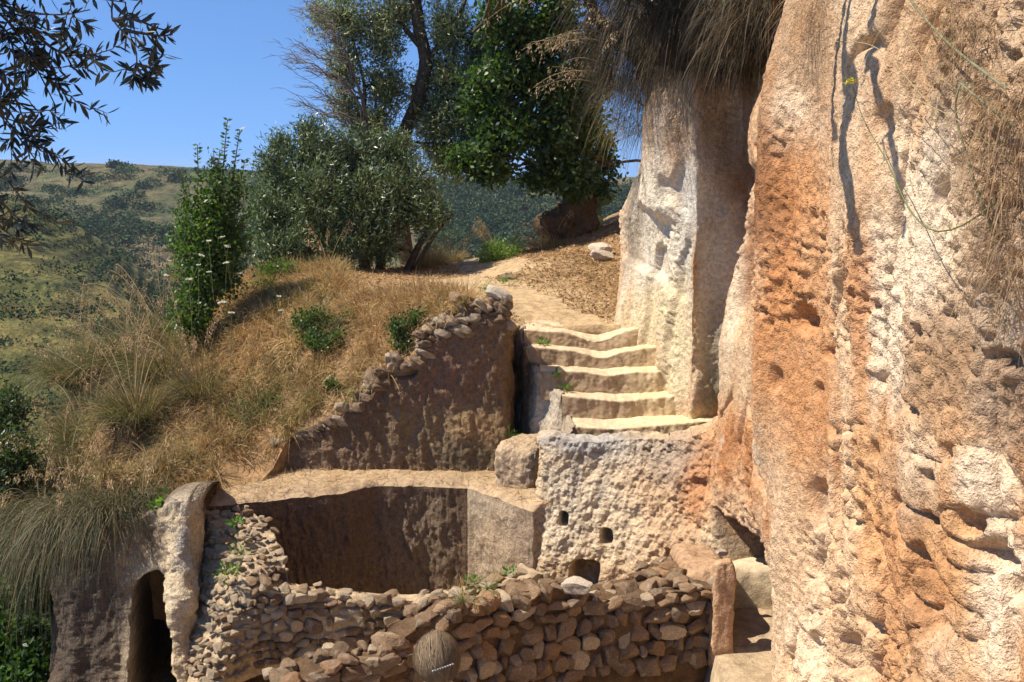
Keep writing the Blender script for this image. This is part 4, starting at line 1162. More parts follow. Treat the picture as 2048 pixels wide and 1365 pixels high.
make_tree("oak_tree", "dark green broad-leaved tree spreading over the path from the right", "tree", gp(1310, 470, 20.5),
          [([gp(1310, 470, 20.5), P(1310, 400, 20.5), P(1305, 250, 20.4), P(1285, 130, 20.3), P(1200, 40, 20), P(1150, -60, 20)], .17, .09), ([P(1225, 290, 20.4), P(1120, 200, 20), P(1040, 200, 19.8), P(960, 240, 19.7)], .08, .03), ([P(1222, 330, 20.4), P(1130, 290, 20), P(1080, 330, 19.8)], .06, .03), ([P(1150, 100, 20), P(1050, 60, 19.8), P(980, 40, 19.7)], .06, .03)],
          [PB(1010, 40, 19.8, 60, 70, .7, 194), PB(1100, 40, 20, 70, 80, .8, 275), PB(1010, 150, 19.8, 60, 60, .7, 194), PB(1100, 170, 20, 80, 70, .8, 286), PB(1020, 260, 19.7, 70, 55, .6, 263), PB(1110, 280, 19.9, 70, 60, .7, 286), PB(1180, 130, 20.3, 60, 100, .8, 252), PB(1080, 350, 19.8, 50, 32, .4, 114), PB(1150, 355, 19.9, 45, 45, .5, 171), PB(950, 320, 19.6, 60, 35, .5, 171), PB(985, 340, 19.6, 45, 22, .35, 79), PB(960, 190, 19.9, 50, 60, .6, 127), PB(1060, 100, 20.2, 60, 60, .6, 170), PB(1200, 330, 20.6, 40, 70, .5, 136), PB(1170, 250, 20.2, 50, 60, .6, 160), PB(1130, -60, 20, 160, 60, 1.2, 275), ((0.15, 13.2, 7.7), (.7, .9, .4), 260), ((0.75, 12.4, 7.75), (.7, .9, .4), 260), ((0.35, 11.6, 7.6), (.6, .7, .4), 200), ((-.2, 14.6, 7.6), (.6, .9, .4), 160)], ok, M_LEAF, surf=.35)
# bare dead tree
tb = MB()
e = empty("dead_tree", gp(740, 520, 20), "leafless pale twigs of a dead tree reaching left against the sky", "dead tree")
root = curve(np.array([gp(740, 520, 20), P(735, 380, 19.9), P(735, 270, 19.8), P(725, 200, 19.7), P(700, 130, 19.6)]), 20)
tube(tb, root, .06, .025, 6, (.16, .13, .10))
for (a, q) in [((735, 285), (640, 185)), ((732, 270), (605, 90)), ((735, 300), (620, 215)), ((728, 200), (630, 150)), ((720, 190), (650, 60)), ((715, 170), (680, 40)), ((735, 270), (650, 235)), ((725, 210), (600, 125)), ((705, 140), (640, 10))]:
    m_ = curvy(P(*a, 19.7), P(*q, 19.4 + R.normal(0, .3)), 14, 0.12, 0.10)
    tube(tb, m_, .022, .006, 4, (.17, .14, .11))
    for k in range(16):
        i = int(R.integers(3, 14))
        d = unit(np.array([-1, R.normal(0, .5), R.uniform(-.2, .9)])) * R.uniform(.15, .6)
        s2 = curvy(m_[i], m_[i] + d, 6, 0.05, 0.12)
        tube(tb, s2, .008, .003, 3, (.19, .16, .13))
        for kk in range(3):
            j = int(R.integers(1, 6))
            tube(tb, curvy(s2[j], s2[j] + unit(np.array([-1, R.normal(0, .6), R.uniform(-.6, .8)])) * R.uniform(.1, .3), 4, 0, .1), .005, .002, 3, (.19, .16, .13))
o = link("branches", tb.build("branches", True), M_TWIG); keep(o, e)
# hackberry-like bright shrub on the left
hk = dict(n=9, L=.058, W=.036, cols=[(.075, .13, .03), (.11, .175, .045), (.05, .095, .022), (.20, .22, .06)], w=[.45, .3, .2, .05], up=.9, twig=.45, spread=.035)
hb = gp(415, 640, 14.8)
hst = [([hb, P(u0, 520, 14.8), P(u1, v1, 14.7)], .022, .005) for u0, u1, v1 in [(430, 455, 240), (420, 440, 300), (400, 395, 290), (440, 480, 260), (450, 490, 320), (380, 365, 350), (410, 425, 340), (430, 470, 380), (390, 350, 420), (450, 500, 420)]]
make_tree("green_shrub", "bright green upright shrub with leafy shoots on the left slope", "shrub", hb, hst,
          [PB(425, 400, 14.7, 58, 60, .35, 170), PB(400, 480, 14.6, 72, 60, .4, 240), PB(450, 470, 14.8, 62, 60, .4, 210), PB(395, 560, 14.5, 60, 50, .35, 170), PB(450, 540, 14.8, 40, 40, .3, 100), PB(380, 620, 14.2, 55, 40, .3, 130), PB(430, 330, 14.7, 22, 45, .2, 26), PB(475, 360, 14.8, 16, 40, .2, 18), PB(370, 400, 14.6, 18, 40, .2, 18)], hk, M_LEAF, bark=(.15, .12, .08))
mb = MB()      # leafy tips along each shoot
for pts, r0, r1 in hst:
    c_ = curve(np.array(pts), 60)[24:]
    for sgn in (-1, 1):
        n = len(c_)
        leaves(mb, c_ + R.normal(0, .005, c_.shape), np.array([sgn * 1.0, 0, .35]) + R.normal(0, .35, (n, 3)), R.uniform(.05, .085, n), R.uniform(.03, .045, n), mixcol(n, hk['cols'], hk['w']))
o = link("shoot_leaves", mb.build("shoot_leaves"), M_LEAF); keep(o, bpy.data.objects["green_shrub"])

# low green creepers on the slope and other bushes
def bush(name, label, blobs, leaf, base, mat=None, cat="shrub", group=None):
    return make_tree(name, label, cat, base, [([base, base + np.array([0, 0, .12])], .012, .006)], blobs, leaf, mat or M_LEAF, bark=(.14, .11, .07), group=group, twig_r=.003)
iv = dict(n=13, L=.036, W=.024, cols=[(.04, .075, .018), (.06, .105, .027), (.10, .15, .045)], w=[.45, .4, .15], up=.3, twig=.14, spread=.03)
bush("creeper", "dark green creeper clump on the dry slope in front of the path", [PB(620, 640, 13.6, 45, 32, .25, 90), PB(650, 680, 13.3, 52, 30, .25, 100), PB(690, 640, 13.5, 30, 30, .2, 35)], iv, gp(640, 690, 13.2))
bush("creeper", "leafy green creeper hanging beside the rubble coping of the dark wall", [PB(800, 660, 12.65, 26, 42, .15, 70), PB(835, 635, 12.7, 35, 18, .15, 50), PB(815, 690, 12.6, 18, 22, .1, 35)], iv, gp(800, 690, 12.6))
bush("creeper", "small green creeper sprig in the dry grass above the coping", [PB(665, 765, 12.7, 22, 16, .12, 22)], iv, gp(665, 775, 12.7))
fe = dict(n=14, L=.06, W=.014, cols=[(.16, .26, .05), (.22, .32, .07), (.12, .2, .04)], w=[.5, .3, .2], up=1.0, twig=.25, spread=.03)
bush("fennel_bush", "light green feathery bush at the far end of the path", [PB(990, 500, 19.2, 40, 26, .3, 120), PB(1030, 495, 19.4, 25, 20, .25, 50), PB(970, 515, 19.0, 20, 12, .2, 30)], fe, gp(995, 522, 19.2))
vb = dict(n=12, L=.09, W=.045, cols=[(.05, .10, .025), (.08, .14, .04), (.035, .07, .02)], w=[.45, .35, .2], up=.4, twig=.3, spread=.06)
q0 = P(30, 1400, 11.5)
bush("valley_bush", "deep green bush below the cave rock at the lower left corner", [PB(30, 1270, 11.6, 80, 60, .6, 300), PB(60, 1340, 11.2, 70, 60, .5, 260), PB(-20, 1180, 12, 60, 60, .6, 160)], vb, q0)
bush("valley_bush", "dark green bush filling the left edge beside the hanging tussocks", [PB(25, 930, 11.6, 55, 80, .4, 220), PB(50, 1080, 11.3, 60, 80, .4, 260), PB(10, 820, 12.2, 45, 60, .4, 130), PB(80, 1180, 11.0, 40, 60, .3, 130)], dict(vb, L=.07, W=.024, cols=[(.05, .075, .03), (.075, .10, .042), (.035, .055, .022)]), P(40, 1250, 11.4))
bush("olive_sapling", "dusky olive foliage at the left edge behind the tussocks", [PB(10, 900, 14.5, 55, 90, .6, 240), PB(5, 1040, 14, 60, 90, .6, 260), PB(60, 1130, 13.5, 50, 60, .5, 160)], dict(ol, L=.10, W=.03, cols=[(.05, .075, .035), (.08, .105, .055), (.035, .05, .025)], w=[.4, .35, .25]), P(30, 1100, 14))
mixb = dict(n=12, L=.05, W=.03, cols=[(.06, .12, .025), (.10, .16, .04)], w=[.6, .4], up=.5, twig=.18, spread=.03)
bush("slope_shrub", "small green shrub under the olive bush at the slope's edge", [PB(560, 540, 16, 50, 26, .3, 90), PB(530, 575, 15.5, 35, 20, .25, 50)], mixb, gp(560, 560, 15.8))

# ---------------- grass on the hillside
def scatter(n, x0, x1, y0, y1):
    x = R.uniform(x0, x1, n); y = R.uniform(y0, y1, n)
    y_ok = y > front_y(x) + 0.02
    x, y = x[y_ok], y[y_ok]
    z = ground_z(x, y)
    p = np.stack([x, y, z], -1)
    d_ = np.min(np.hypot(x[:, None] - path[None, ::2, 0], y[:, None] - path[None, ::2, 1]), -1)
    u, v, f = proj(p)
    return p, d_, u, v
DRY = [(.46, .31, .15), (.38, .24, .115), (.55, .40, .21), (.30, .18, .085), (.33, .29, .11)]
mb = MB()
p, d_, u, v = scatter(9000, -6.2, 1.0, 10.4, 18)
cl = fbm(p, 1.5, 3, 0.6, 610)
cen_ok = (d_ > 0.8) & (p[:, 0] < -0.5 + 0.35 * cl) & (u > -100) & ~((p[:, 1] > 14.2) & (u > 690)) & ~((p[:, 1] < 12.2) & (u > 430)) & (R.random(len(p)) < .45 + .5 * sst(-.3, .3, cl))
cen = p[cen_ok]
k = len(cen); per = 30
off = R.normal(0, 1, (k, per, 2)) * R.uniform(.025, .085, (k, 1, 1))
bp = np.concatenate([cen[:, None, :2] + off, np.zeros((k, per, 1))], -1).reshape(-1, 3)
bp[:, 1] = np.maximum(bp[:, 1], front_y(bp[:, 0]) + .01)
bp[:, 2] = ground_z(bp[:, 0], bp[:, 1])
n = len(bp)
cl2 = fbm(cen, 0.7, 3, 0.5, 611)
ln = np.stack([-0.35 + 0.7 * fbm(cen, 1.3, 2, .5, 612), -0.40 + 0.6 * fbm(cen, 1.3, 2, .5, 613), R.uniform(.45, 1.0, k)], -1) + R.normal(0, .25, (k, 3))
lean = np.repeat(ln, per, 0) + np.concatenate([off * 7, np.zeros((k, per, 1))], -1).reshape(-1, 3) + R.normal(0, .3, (n, 3))
cc = mixcol(k, DRY, [.32, .30, .18, .14, .06], .15)
gm = (sst(.15, .5, cl2) * (R.random(k) < .4))[:, None]
cc = cc * (1 - gm) + np.array([.16, .18, .06]) * gm
uc = proj(cen)[0]
gl = (sst(520, 300, uc) * (R.random(k) < .42) * .8)[:, None]
cc = cc * (1 - gl) + np.array([.20, .19, .08]) * gl
colr = np.repeat(cc, per, 0) * (1 + R.normal(0, .2, (n, 1)))
hl = np.repeat(R.uniform(.55, 1.25, k), per)
blades(mb, bp, lean, R.uniform(.16, .42, n) * hl, R.uniform(.005, .010, n), R.uniform(.1, .8, n), np.clip(colr, .01, 1), 3)
print("GRASS", n)
link("dry_grass", mb.build("dry_grass"), M_GRASS, kind="stuff")
mb = MB()
p, d_, u, v = scatter(85000, -4.5, 2.3, 12.4, 22)
cl = fbm(p, 1.8, 3, 0.6, 620)
bank = (u > 1040) & (p[:, 1] > 13.6)
keepm = (R.random(len(p)) < np.where(d_ < .55, .10, .75) * (0.35 + .65 * sst(-.4, .3, cl))) & (bank | (d_ < 3))
p, d_, u, v, cl, bank = p[keepm], d_[keepm], u[keepm], v[keepm], cl[keepm], bank[keepm]
n = len(p)
colr = mixcol(n, DRY, [.36, .2, .32, .07, .05])
g = (sst(.3, .6, fbm(p, 1.2, 3, .5, 621))[:, None]) * (R.random((n, 1)) < .5)
colr = colr * (1 - g) + np.array([.20, .24, .07]) * g
flat = np.where(bank, .35, .6)[:, None]
dirs = R.normal(0, 1, (n, 3)) * np.array([1, 1, .25]) + np.array([0, 0, 1.0]) * flat
blades(mb, p + np.array([0, 0, .004]), dirs, R.uniform(.03, .13, n) * np.where(d_ < .6, .55, 1), R.uniform(.004, .009, n), R.uniform(0, .5, n), colr, 2)
link("straw_litter", mb.build("straw_litter"), M_GRASS, kind="stuff")
# fallen leaves and chaff on the bank and under the trees
mb = MB()
p, d_, u, v = scatter(60000, -3.5, 2.2, 13.3, 20.5)
cl = fbm(p, 2.5, 3, .6, 640)
km = (d_ > .5 + .3 * cl) & (u > 560) & (R.random(len(p)) < np.where(u > 1030, .6, .3) * (.4 + .6 * sst(-.3, .3, cl)))
p = p[km]; n = len(p)
ax = R.normal(size=(n, 3)) * np.array([1, 1, .35])
leaves(mb, p + np.array([0, 0, .008]) + R.uniform(0, .02, (n, 1)) * np.array([0, 0, 1.0]), ax, R.uniform(.025, .07, n), R.uniform(.010, .028, n), mixcol(n, [(.34, .21, .11), (.26, .155, .08), (.46, .32, .18), (.18, .11, .06), (.55, .42, .27)], [.3, .25, .2, .15, .1]), .35)
link("leaf_litter", mb.build("leaf_litter"), M_GRASS, kind="stuff")
# straw on the basin rim
mb = MB()
n = 5000
i = R.integers(0, 219, n)
ro, ri = curve(rim_out, 220), curve(rim_in, 220)
t = R.random((n, 1)) ** 1.6
pp = ro[i] * (1 - t) + ri[i] * t + np.array([0, 0, .01]); pp = pp[R.random(n) < np.where(i < 90, .9, .35)]; n = len(pp)
blades(mb, pp, R.normal(0, 1, (n, 3)) * np.array([1, 1, .3]) + np.array([0, 0, .4]), R.uniform(.04, .2, n), R.uniform(.004, .007, n), R.uniform(.1, .6, n), mixcol(n, DRY, [.35, .2, .35, .05, .05]), 2)
link("rim_straw", mb.build("rim_straw"), M_GRASS, kind="stuff")

# ---------------- tussocks
def tussock(name, label, base, n, L, cols, w=None, spread=.12, outward=.6, droop=(.25, .8), stems=8, stemL=1.6, bias=(0, 0, 0), width=.006, group=None, cat="tussock grass", seed_cols=((.45, .32, .18), (.36, .25, .14)), vfac=1.0, stemdroop=.35, updir=1.0, rnd=.22, lmin=.55, vspread=.03):
    e = empty(name, base, label, cat, group)
    mb = MB()
    a = R.uniform(0, 2 * pi, n)
    r = np.sqrt(R.random(n))
    b_ = np.stack([np.cos(a) * r * spread, np.sin(a) * r * spread, R.uniform(-vspread, vspread, n)], -1) + base
    d = np.stack([np.cos(a) * r * outward, np.sin(a) * r * outward, np.full(n, vfac)], -1) + R.normal(0, rnd, (n, 3)) + np.array(bias)
    blades(mb, b_, d, R.uniform(lmin, 1.15, n) * L, R.uniform(.6, 1.3, n) * width, R.uniform(*droop, n), mixcol(n, cols, w), 4)
    o = link("leaf_blades", mb.build("leaf_blades"), M_GRASS); keep(o, e)
    if stems:
        sm = MB()
        for k in range(stems):
            a = R.uniform(0, 2 * pi); d = unit(np.array([cos(a) * .45, sin(a) * .45, updir]) + np.array(bias) * .8 + R.normal(0, .12, 3))
            l_ = stemL * R.uniform(.7, 1.1)
            t = np.linspace(0, 1, 14)[:, None]
            pth = base + d * l_ * t + np.array([0, 0, -1.0]) * stemdroop * l_ * t ** 3 * R.uniform(.4, 1.4) + np.array([cos(a), sin(a), 0]) * .12 * l_ * t ** 2
            tube(sm, pth, .005, .002, 3, np.array([.50, .38, .20]) * R.uniform(.7, 1.1))
            m = 46
            i_ = R.integers(9, 14, m)
            c_ = pth[i_] + R.normal(0, .012, (m, 3)) - np.array([0, 0, 1]) * R.uniform(0, .09, (m, 1)) + np.array([cos(a), sin(a), 0]) * R.uniform(0, .05, (m, 1))
            leaves(sm, c_, np.array([cos(a) * .3, sin(a) * .3, -.8]) + R.normal(0, .4, (m, 3)), R.uniform(.025, .055, m), R.uniform(.007, .013, m), mixcol(m, seed_cols))
        o = link("seed_stems", sm.build("seed_stems"), M_GRASS); keep(o, e)
    return e
TG = [(.115, .13, .05), (.16, .165, .07), (.30, .22, .10), (.08, .10, .04), (.42, .30, .15)]
tw = [.28, .22, .22, .16, .12]
tl_ = [((255, 700, 14.6), 1300, 1.0, "tallest plumed tussock on the left slope below the green shrub"), ((180, 800, 13.4), 1400, 1.0, "broad tussock with drooping plumes at the left slope's edge"), ((320, 745, 13.9), 1000, .8, "tussock of mixed green and straw below the bright shrub's foot"),
       ((120, 900, 12.2), 1400, .9, "dull green tussock at the far left of the slope above the cave rock"), ((230, 900, 12.0), 1300, .8, "tussock in the middle of the left slope above the cave rock"), ((60, 820, 13.8), 1000, .9, "leftmost tussock with plumes reaching the picture's edge"),
       ((330, 660, 15.2), 800, .8, "tussock close behind the foot of the green shrub"), ((270, 820, 12.9), 1200, .75, "straw-coloured tussock low in the middle of the left slope"), ((160, 730, 14.8), 1300, 1.0, "plumed tussock highest on the left slope's outer edge"), ((400, 800, 13.2), 700, .5, "short straw tussock right of the other slope tussocks"), ((110, 790, 14.0), 1200, .95, "plumed tussock between the two leftmost ones on the slope")]
for q, n, L, lab in tl_:
    tussock("grass_tussock", lab, gp(*q), int(n * 1.3), L * 1.2, TG, tw, .22, .7, (.2, .8), 15, 1.75, (-.25, -.1, 0), .006, "tussocks on the left slope")
for q, n, L, lab in [((150, 1030, 10.7), 1700, .85, "shaggy tussock hanging over the left corner of the cave rock"), ((220, 1020, 10.55), 1500, .7, "shaggy tussock hanging over the middle of the cave rock"), ((90, 1040, 11.0), 1500, .9, "shaggy dark tussock spilling past the cave rock's left side"), ((285, 1005, 10.75), 1000, .45, "short dry tussock drooping above the cave mouth"), ((40, 1060, 11.4), 1200, 1.0, "dark hanging tussock at the left picture edge")]:
    pz = P(*q)
    tussock("hanging_tussock", lab, pz, n, L, [(.085, .09, .04), (.15, .13, .06), (.25, .18, .09), (.055, .06, .028)], [.3, .3, .2, .2], .28, 1.0, (.5, 1.6), 6, 1.1, (-.15, -.45, 0), .006, "tussocks over the cave rock", rnd=.5, lmin=.2, vspread=.14)
# dry tussock and stems by the path end
for q, n, L, s_n, lab in [((860, 520, 19.0), 900, .6, 6, "pale dry tussock just right of the olive stems"), ((1000, 515, 19.6), 150, .4, 12, "dry plumed stems standing in the light green bush"), ((655, 525, 16.6), 350, .35, 5, "reddish dry grass tuft in front of the olive bush"), ((905, 525, 20), 500, .4, 4, "low dry tussock where the path leaves the plateau")]:
    tussock("dry_tussock", lab, gp(*q), n, L, [(.52, .40, .20), (.44, .31, .15), (.36, .32, .14)], [.45, .35, .2], .2, .8, (.1, .5), s_n, .85, (0, 0, 0), .006, "dry tussocks on the plateau", stemdroop=.12)
tussock("dry_tussock", "straw tussock growing against the dark rock hump under the oak", gp(1105, 480, 20.0), 900, .5, [(.40, .29, .15), (.30, .2, .1), (.24, .2, .09)], None, .4, .9, (.2, .9), 4, .8, (-.1, -.3, 0), .006, "dry tussocks on the plateau", rnd=.5)
# great hanging tussocks on the cliff brow
BRN = [(.045, .034, .018), (.07, .048, .025), (.13, .085, .045), (.035, .034, .016)]
brow = [((1290, 215, 13.4), 1300, .45, 8, [(.20, .20, .07), (.30, .23, .10), (.14, .13, .05)], "yellow-green tussock low on the cliff brow at its left end"), ((1285, 120, 13.3), 1800, .62, 24, BRN, "hanging tussock on the cliff brow with pale plumes reaching left"), ((1260, 10, 13.2), 1800, .75, 26, BRN, "upper left hanging tussock with plumes against the dark tree"), ((1370, 90, 12.8), 2200, .62, 5, BRN, "dark hanging tussock above the white rock face"), ((1450, 80, 12.0), 2200, .55, 3, BRN, "dark hanging tussock above the shaded cleft"), ((1520, 30, 11.0), 2000, .5, 3, BRN, "dark hanging tussock next to the bulging cliff edge"), ((1420, -10, 12.0), 2200, .8, 4, BRN, "topmost dark hanging tussock over the white rock face"), ((1340, 0, 12.8), 2200, .8, 6, BRN, "dark tussock in the middle of the cliff brow, high up"), ((1545, -20, 10.3), 1200, .6, 2, BRN, "hanging tussock at the top beside the orange cliff")]
for q, n, L, s_n, cols, lab in brow:
    tussock("brow_tussock", lab, P(*q), n, L, cols, None, .42, 1.2, (.3, 1.6), s_n, 1.5, (-.5, -.35, -.1), .007, "tussocks hanging from the cliff brow", seed_cols=((.50, .38, .25), (.40, .30, .19)), stemdroop=.35, updir=.55, rnd=.6, lmin=.2, vspread=.35, vfac=.7)
bush("brow_shrub", "dark leafy shrub among the hanging tussocks on the cliff brow", [PB(1300, 70, 12.9, 60, 60, .35, 130), PB(1390, 40, 12.3, 70, 60, .35, 150), PB(1470, 30, 11.6, 50, 50, .3, 90)], dict(n=11, L=.075, W=.035, cols=[(.03, .05, .016), (.05, .065, .022), (.09, .085, .035)], w=[.5, .3, .2], up=-.1, twig=.2, spread=.05), P(1400, -20, 12.4))
# matted dead thatch and soil the tussocks grow from
rock_solid("brow_ledge", (1.5, 2.6, 1.3), (2.35, 12.4, 4.95), M_SOIL, (.07, .05, .03), 77, 44, 0.3, bevel=3, rot=.35,
           label="dark overhanging ledge of earth under the brow tussocks", cat="rock")
# dead roots and dry grass on the near cliff
for q, n, L, lab in [((1960, 60), 240, .32, "dry brown grass hanging at the top right of the cliff"), ((2030, 200), 380, .36, "dry brown grass tangle at the right edge, upper part"), ((2010, 350), 380, .34, "dry brown grass tangle at the right edge beside the green stems"), ((2020, 500), 340, .30, "lowest dry brown grass tangle at the right edge"), ((1640, 10), 300, .3, "thin straw fringe at the top of the orange cliff"), ((1890, -20), 160, .4, "long straw strands at the top right of the picture")]:
    c_, nn = cliff_at(*q)
    tussock("grass_tuft", lab, c_ + nn * .02, n, L, [(.34, .22, .12), (.42, .29, .16), (.26, .16, .09)], None, .16, .6, (.5, 1.6), 0, 0, tuple(nn * .7), .0028, "dry grass on the near cliff", vfac=.1, rnd=.7, lmin=.2, vspread=.12)

# ---------------- far bushes and trees
mb = MB()
def canopy(mb, cen, rad, n, size, cols, w=None):
    k = len(cen)
    d = unit(R.normal(size=(k, n, 3))); d[..., 2] = np.abs(d[..., 2]) * 1.0 - .15
    r = R.random((k, n, 1)) ** .3
    pos = cen[:, None] + d * r * rad[:, None]
    col = mixcol(k, cols, w, .2)
    sh = np.repeat(col[:, None], n, 1).reshape(-1, 3) * (1 + R.normal(0, .12, (k * n, 1)))
    leaves(mb, pos.reshape(-1, 3), R.normal(size=(k * n, 3)), size * R.uniform(.6, 1.4, k * n), size * .8 * R.uniform(.6, 1.3, k * n), np.clip(sh, .004, 1), 0.1)
WOOD = [(.042, .07, .028), (.055, .085, .036), (.032, .056, .024), (.075, .095, .04)]
k = 6500
x = R.uniform(-230, 60, k); y = R.uniform(225, 400, k)
z = farf(x, y)
q = np.stack([x, y, z], -1)
u, v, f = proj(q)
nn = fbm(q, .035, 4, .55, 700)
band = np.sin(z * 1.15 + 3 * fbm(q, .01, 2, .5, 702))
gully = np.exp(-(((u - (90 + (v - 390) * 1.05)) / 60) ** 2))
den = 0.22 + .6 * sst(0, .5, nn) + .3 * sst(.4, .9, band) + .75 * gully * (v > 370) + .75 * sst(860, 930, u) * sst(.0, -.3, -nn) + .35 * sst(860, 930, u)
kp = (R.random(k) < den) & (u > -60) & (u < 1330) & (v > 345) & ~((u > 560) & (u < 850)) & (v < 640)
q = q[kp]
big = R.random(len(q)) < (.12 + .3 * (proj(q)[0] > 860))
rad = R.uniform(1.1, 2.4, len(q))[:, None] * np.array([1.2, 1.2, .8])
canopy(mb, q[~big] + np.array([0, 0, .6]), rad[~big], 55, .5, WOOD, [.35, .3, .2, .15])
rad = R.uniform(2.6, 5.2, len(q))[:, None] * np.array([1.15, 1.15, .85])
canopy(mb, q[big] + np.array([0, 0, 1.2]), rad[big], 260, .75, WOOD, [.35, .3, .2, .15])
print("BUSHES", len(q))
k = 2600
x = R.uniform(-120, -25, k); y = R.uniform(90, 165, k)
z = spurf(x, y); q = np.stack([x, y, z], -1); u, v, f = proj(q)
nn = fbm(q, .08, 3, .5, 705)
kp = (R.random(k) < .15 + .9 * sst(550, 620, v) * sst(-.5, .1, nn) + .3 * sst(.1, .4, nn)) & (u > -60) & (u < 480) & (v < 900)
q = q[kp]
canopy(mb, q + np.array([0, 0, .3]), R.uniform(.6, 1.9, len(q))[:, None] * np.array([1.2, 1.2, .85]), 50, .36, WOOD, [.35, .3, .2, .15])
link("distant_scrub", mb.build("distant_scrub"), M_SCRUB, kind="stuff")
def far_tree(label, u, v, D_, h, wd):
    b_ = P(u, v, D_)
    b_[2] = farf(b_[:1], b_[1:2])[0]
    e = empty("distant_tree", b_, label, "tree")
    t = MB(); tube(t, curvy(b_ - (0, 0, 1), b_ + (0, 0, h * .6), 5), .35, .2, 6, (.10, .08, .06))
    o = link("trunk", t.build("trunk"), M_BARK); keep(o, e)
    c_ = MB(); canopy(c_, b_ + np.array([0, 0, h * .45]) + R.normal(0, .3, (5, 3)) * np.array([wd, wd, h * .3]), np.tile([wd * .65, wd * .65, h * .45], (5, 1)), 110, .8, WOOD)
    o = link("crown", c_.build("crown"), M_SCRUB); keep(o, e)
far_tree("lone round tree on the far left skyline", 231, 340, 393, 4.0, 3.0)
far_tree("rounded tree on the far skyline at the right of the oak's gap", 1037, 391, 372, 4.0, 4.2)
far_tree("low tree on the far skyline beneath the oak", 1062, 392, 372, 3.0, 3.4)
pb = P(991, 412, 350)
t = MB(); tube(t, np.array([pb - (0, 0, 2), pb + (0, 0, 3.6)]), .16, .11, 6, (.45, .44, .42)); tube(t, np.array([pb + (-.6, 0, 3.3), pb + (.6, 0, 3.3)]), .07, .07, 5, (.4, .4, .4))
link("utility_pole", t.build("utility_pole"), M_TWIG, label="thin grey utility pole on the far wooded hill", cat="pole")
# ================================================================== olive branches close to the camera
from mathutils import Matrix
LEAFM = []

def near_olive(name, label, mains, D0, nsub, cols, w, leafL=(.034, .052), nparts=290, org=(-170, -170)):
    e = empty(name, P(*mains[0][0], D0), label, "olive branch")
    tw, lf = MB(), MB()
    for pts in mains:
        pts = list(pts)
        if pts[0][0] < -30 or pts[0][1] < -30:
            pts = [org] + pts
        c_ = curve(np.array([P(u, v, D0 + .3 * float(noise(np.array([u / 130., v / 130., 5.5]), 77))) for u, v in pts]), 40)
        tube(tw, c_, .006, .0018, 5, (.10, .08, .06))
        subs = [c_[12:]]
        for k in range(nsub):
            i = int(R.integers(5, 40))
            d = unit(np.array([R.normal(.35, .7), R.normal(0, .5), R.normal(-.45, .55)])) * R.uniform(.05, .15)
            s2 = curvy(c_[i], c_[i] + d, 12, -.06, .08)
            tube(tw, s2, .0024, .0010, 4, (.12, .10, .07))
            subs.append(s2)
        for s2 in subs:
            t = unit(np.gradient(s2, axis=0))
            idx = np.repeat(np.arange(2, len(s2), 1 if len(s2) < 20 else 2), 2)
            idx = idx[R.random(len(idx)) < .72]
            n = len(idx)
            sd = unit(np.cross(t[idx], R.normal(size=(n, 3)) * .5 + np.array([0, 1, .3]))) * np.where(R.random(n) < .5, 1, -1)[:, None]
            ax = t[idx] * .75 + sd * .85 + R.normal(0, .25, (n, 3)) + np.array([0, 0, -.15])
            LL = R.uniform(*leafL, n)
            take = 0
            if nparts > 0:
                take = min(n, nparts); nparts -= take
                for k in range(take):
                    x_ = Vector(ax[k]).normalized(); y_ = x_.cross(Vector(R.normal(size=3))).normalized(); z_ = x_.cross(y_)
                    m4 = Matrix((x_, y_, z_)).transposed().to_4x4()
                    o = bpy.data.objects.new("leaf", LEAFM[int(R.integers(8))]); COL.objects.link(o); o.parent = e
                    m4 = Matrix.Translation(Vector(s2[idx[k]]) - e.location) @ m4 @ Matrix.Diagonal((LL[k], LL[k], LL[k], 1))
                    o.matrix_local = m4
            if take < n:
                fine_leaves(lf, s2[idx[take:]], ax[take:], LL[take:], R.uniform(.008, .012, n - take), mixcol(n - take, cols, w))
    o = link("twigs", tw.build("twigs", True), M_TWIG); keep(o, e)
    if lf.n:
        o = link("leaf_spray", lf.build("leaf_spray", True), M_OLIVE, kind="stuff"); keep(o, e)
DK = [(.022, .027, .021), (.032, .037, .029), (.055, .055, .042)]
for k in range(8):
    m_ = MB(); fine_leaves(m_, np.zeros((1, 3)), np.array([[1.0, 0, 0]]), np.array([1.0]), np.array([R.uniform(.18, .26)]), mixcol(1, DK, [.5, .3, .2]))
    m_ = m_.build("leaf", True); m_.materials.append(M_OLIVE); LEAFM.append(m_)
near_olive("olive_branch", "dark olive branches hanging into the top left corner", [
    [(-80, -60), (40, 50), (90, 120), (120, 170), (135, 205)], [(60, 60), (110, 100), (150, 108), (190, 112)], [(-60, 60), (10, 170), (50, 215), (110, 222)],
    [(-60, 130), (20, 250), (60, 305), (92, 345)], [(20, 250), (60, 285), (95, 298)], [(-60, -20), (40, 20), (120, 30), (180, 20)], [(-40, 20), (40, 100), (100, 135), (150, 130)], [(-80, 60), (0, 150), (40, 220), (60, 290)],
    [(-40, -60), (80, -10), (170, -5), (250, 5)], [(-80, 0), (10, 60), (30, 150), (10, 260)], [(-60, -30), (30, 60), (80, 150), (110, 210)], [(-90, 90), (-30, 180), (0, 230), (30, 270)], [(-60, -60), (20, 20), (60, 80), (100, 90)]], 3.4, 7, DK, [.5, .3, .2])
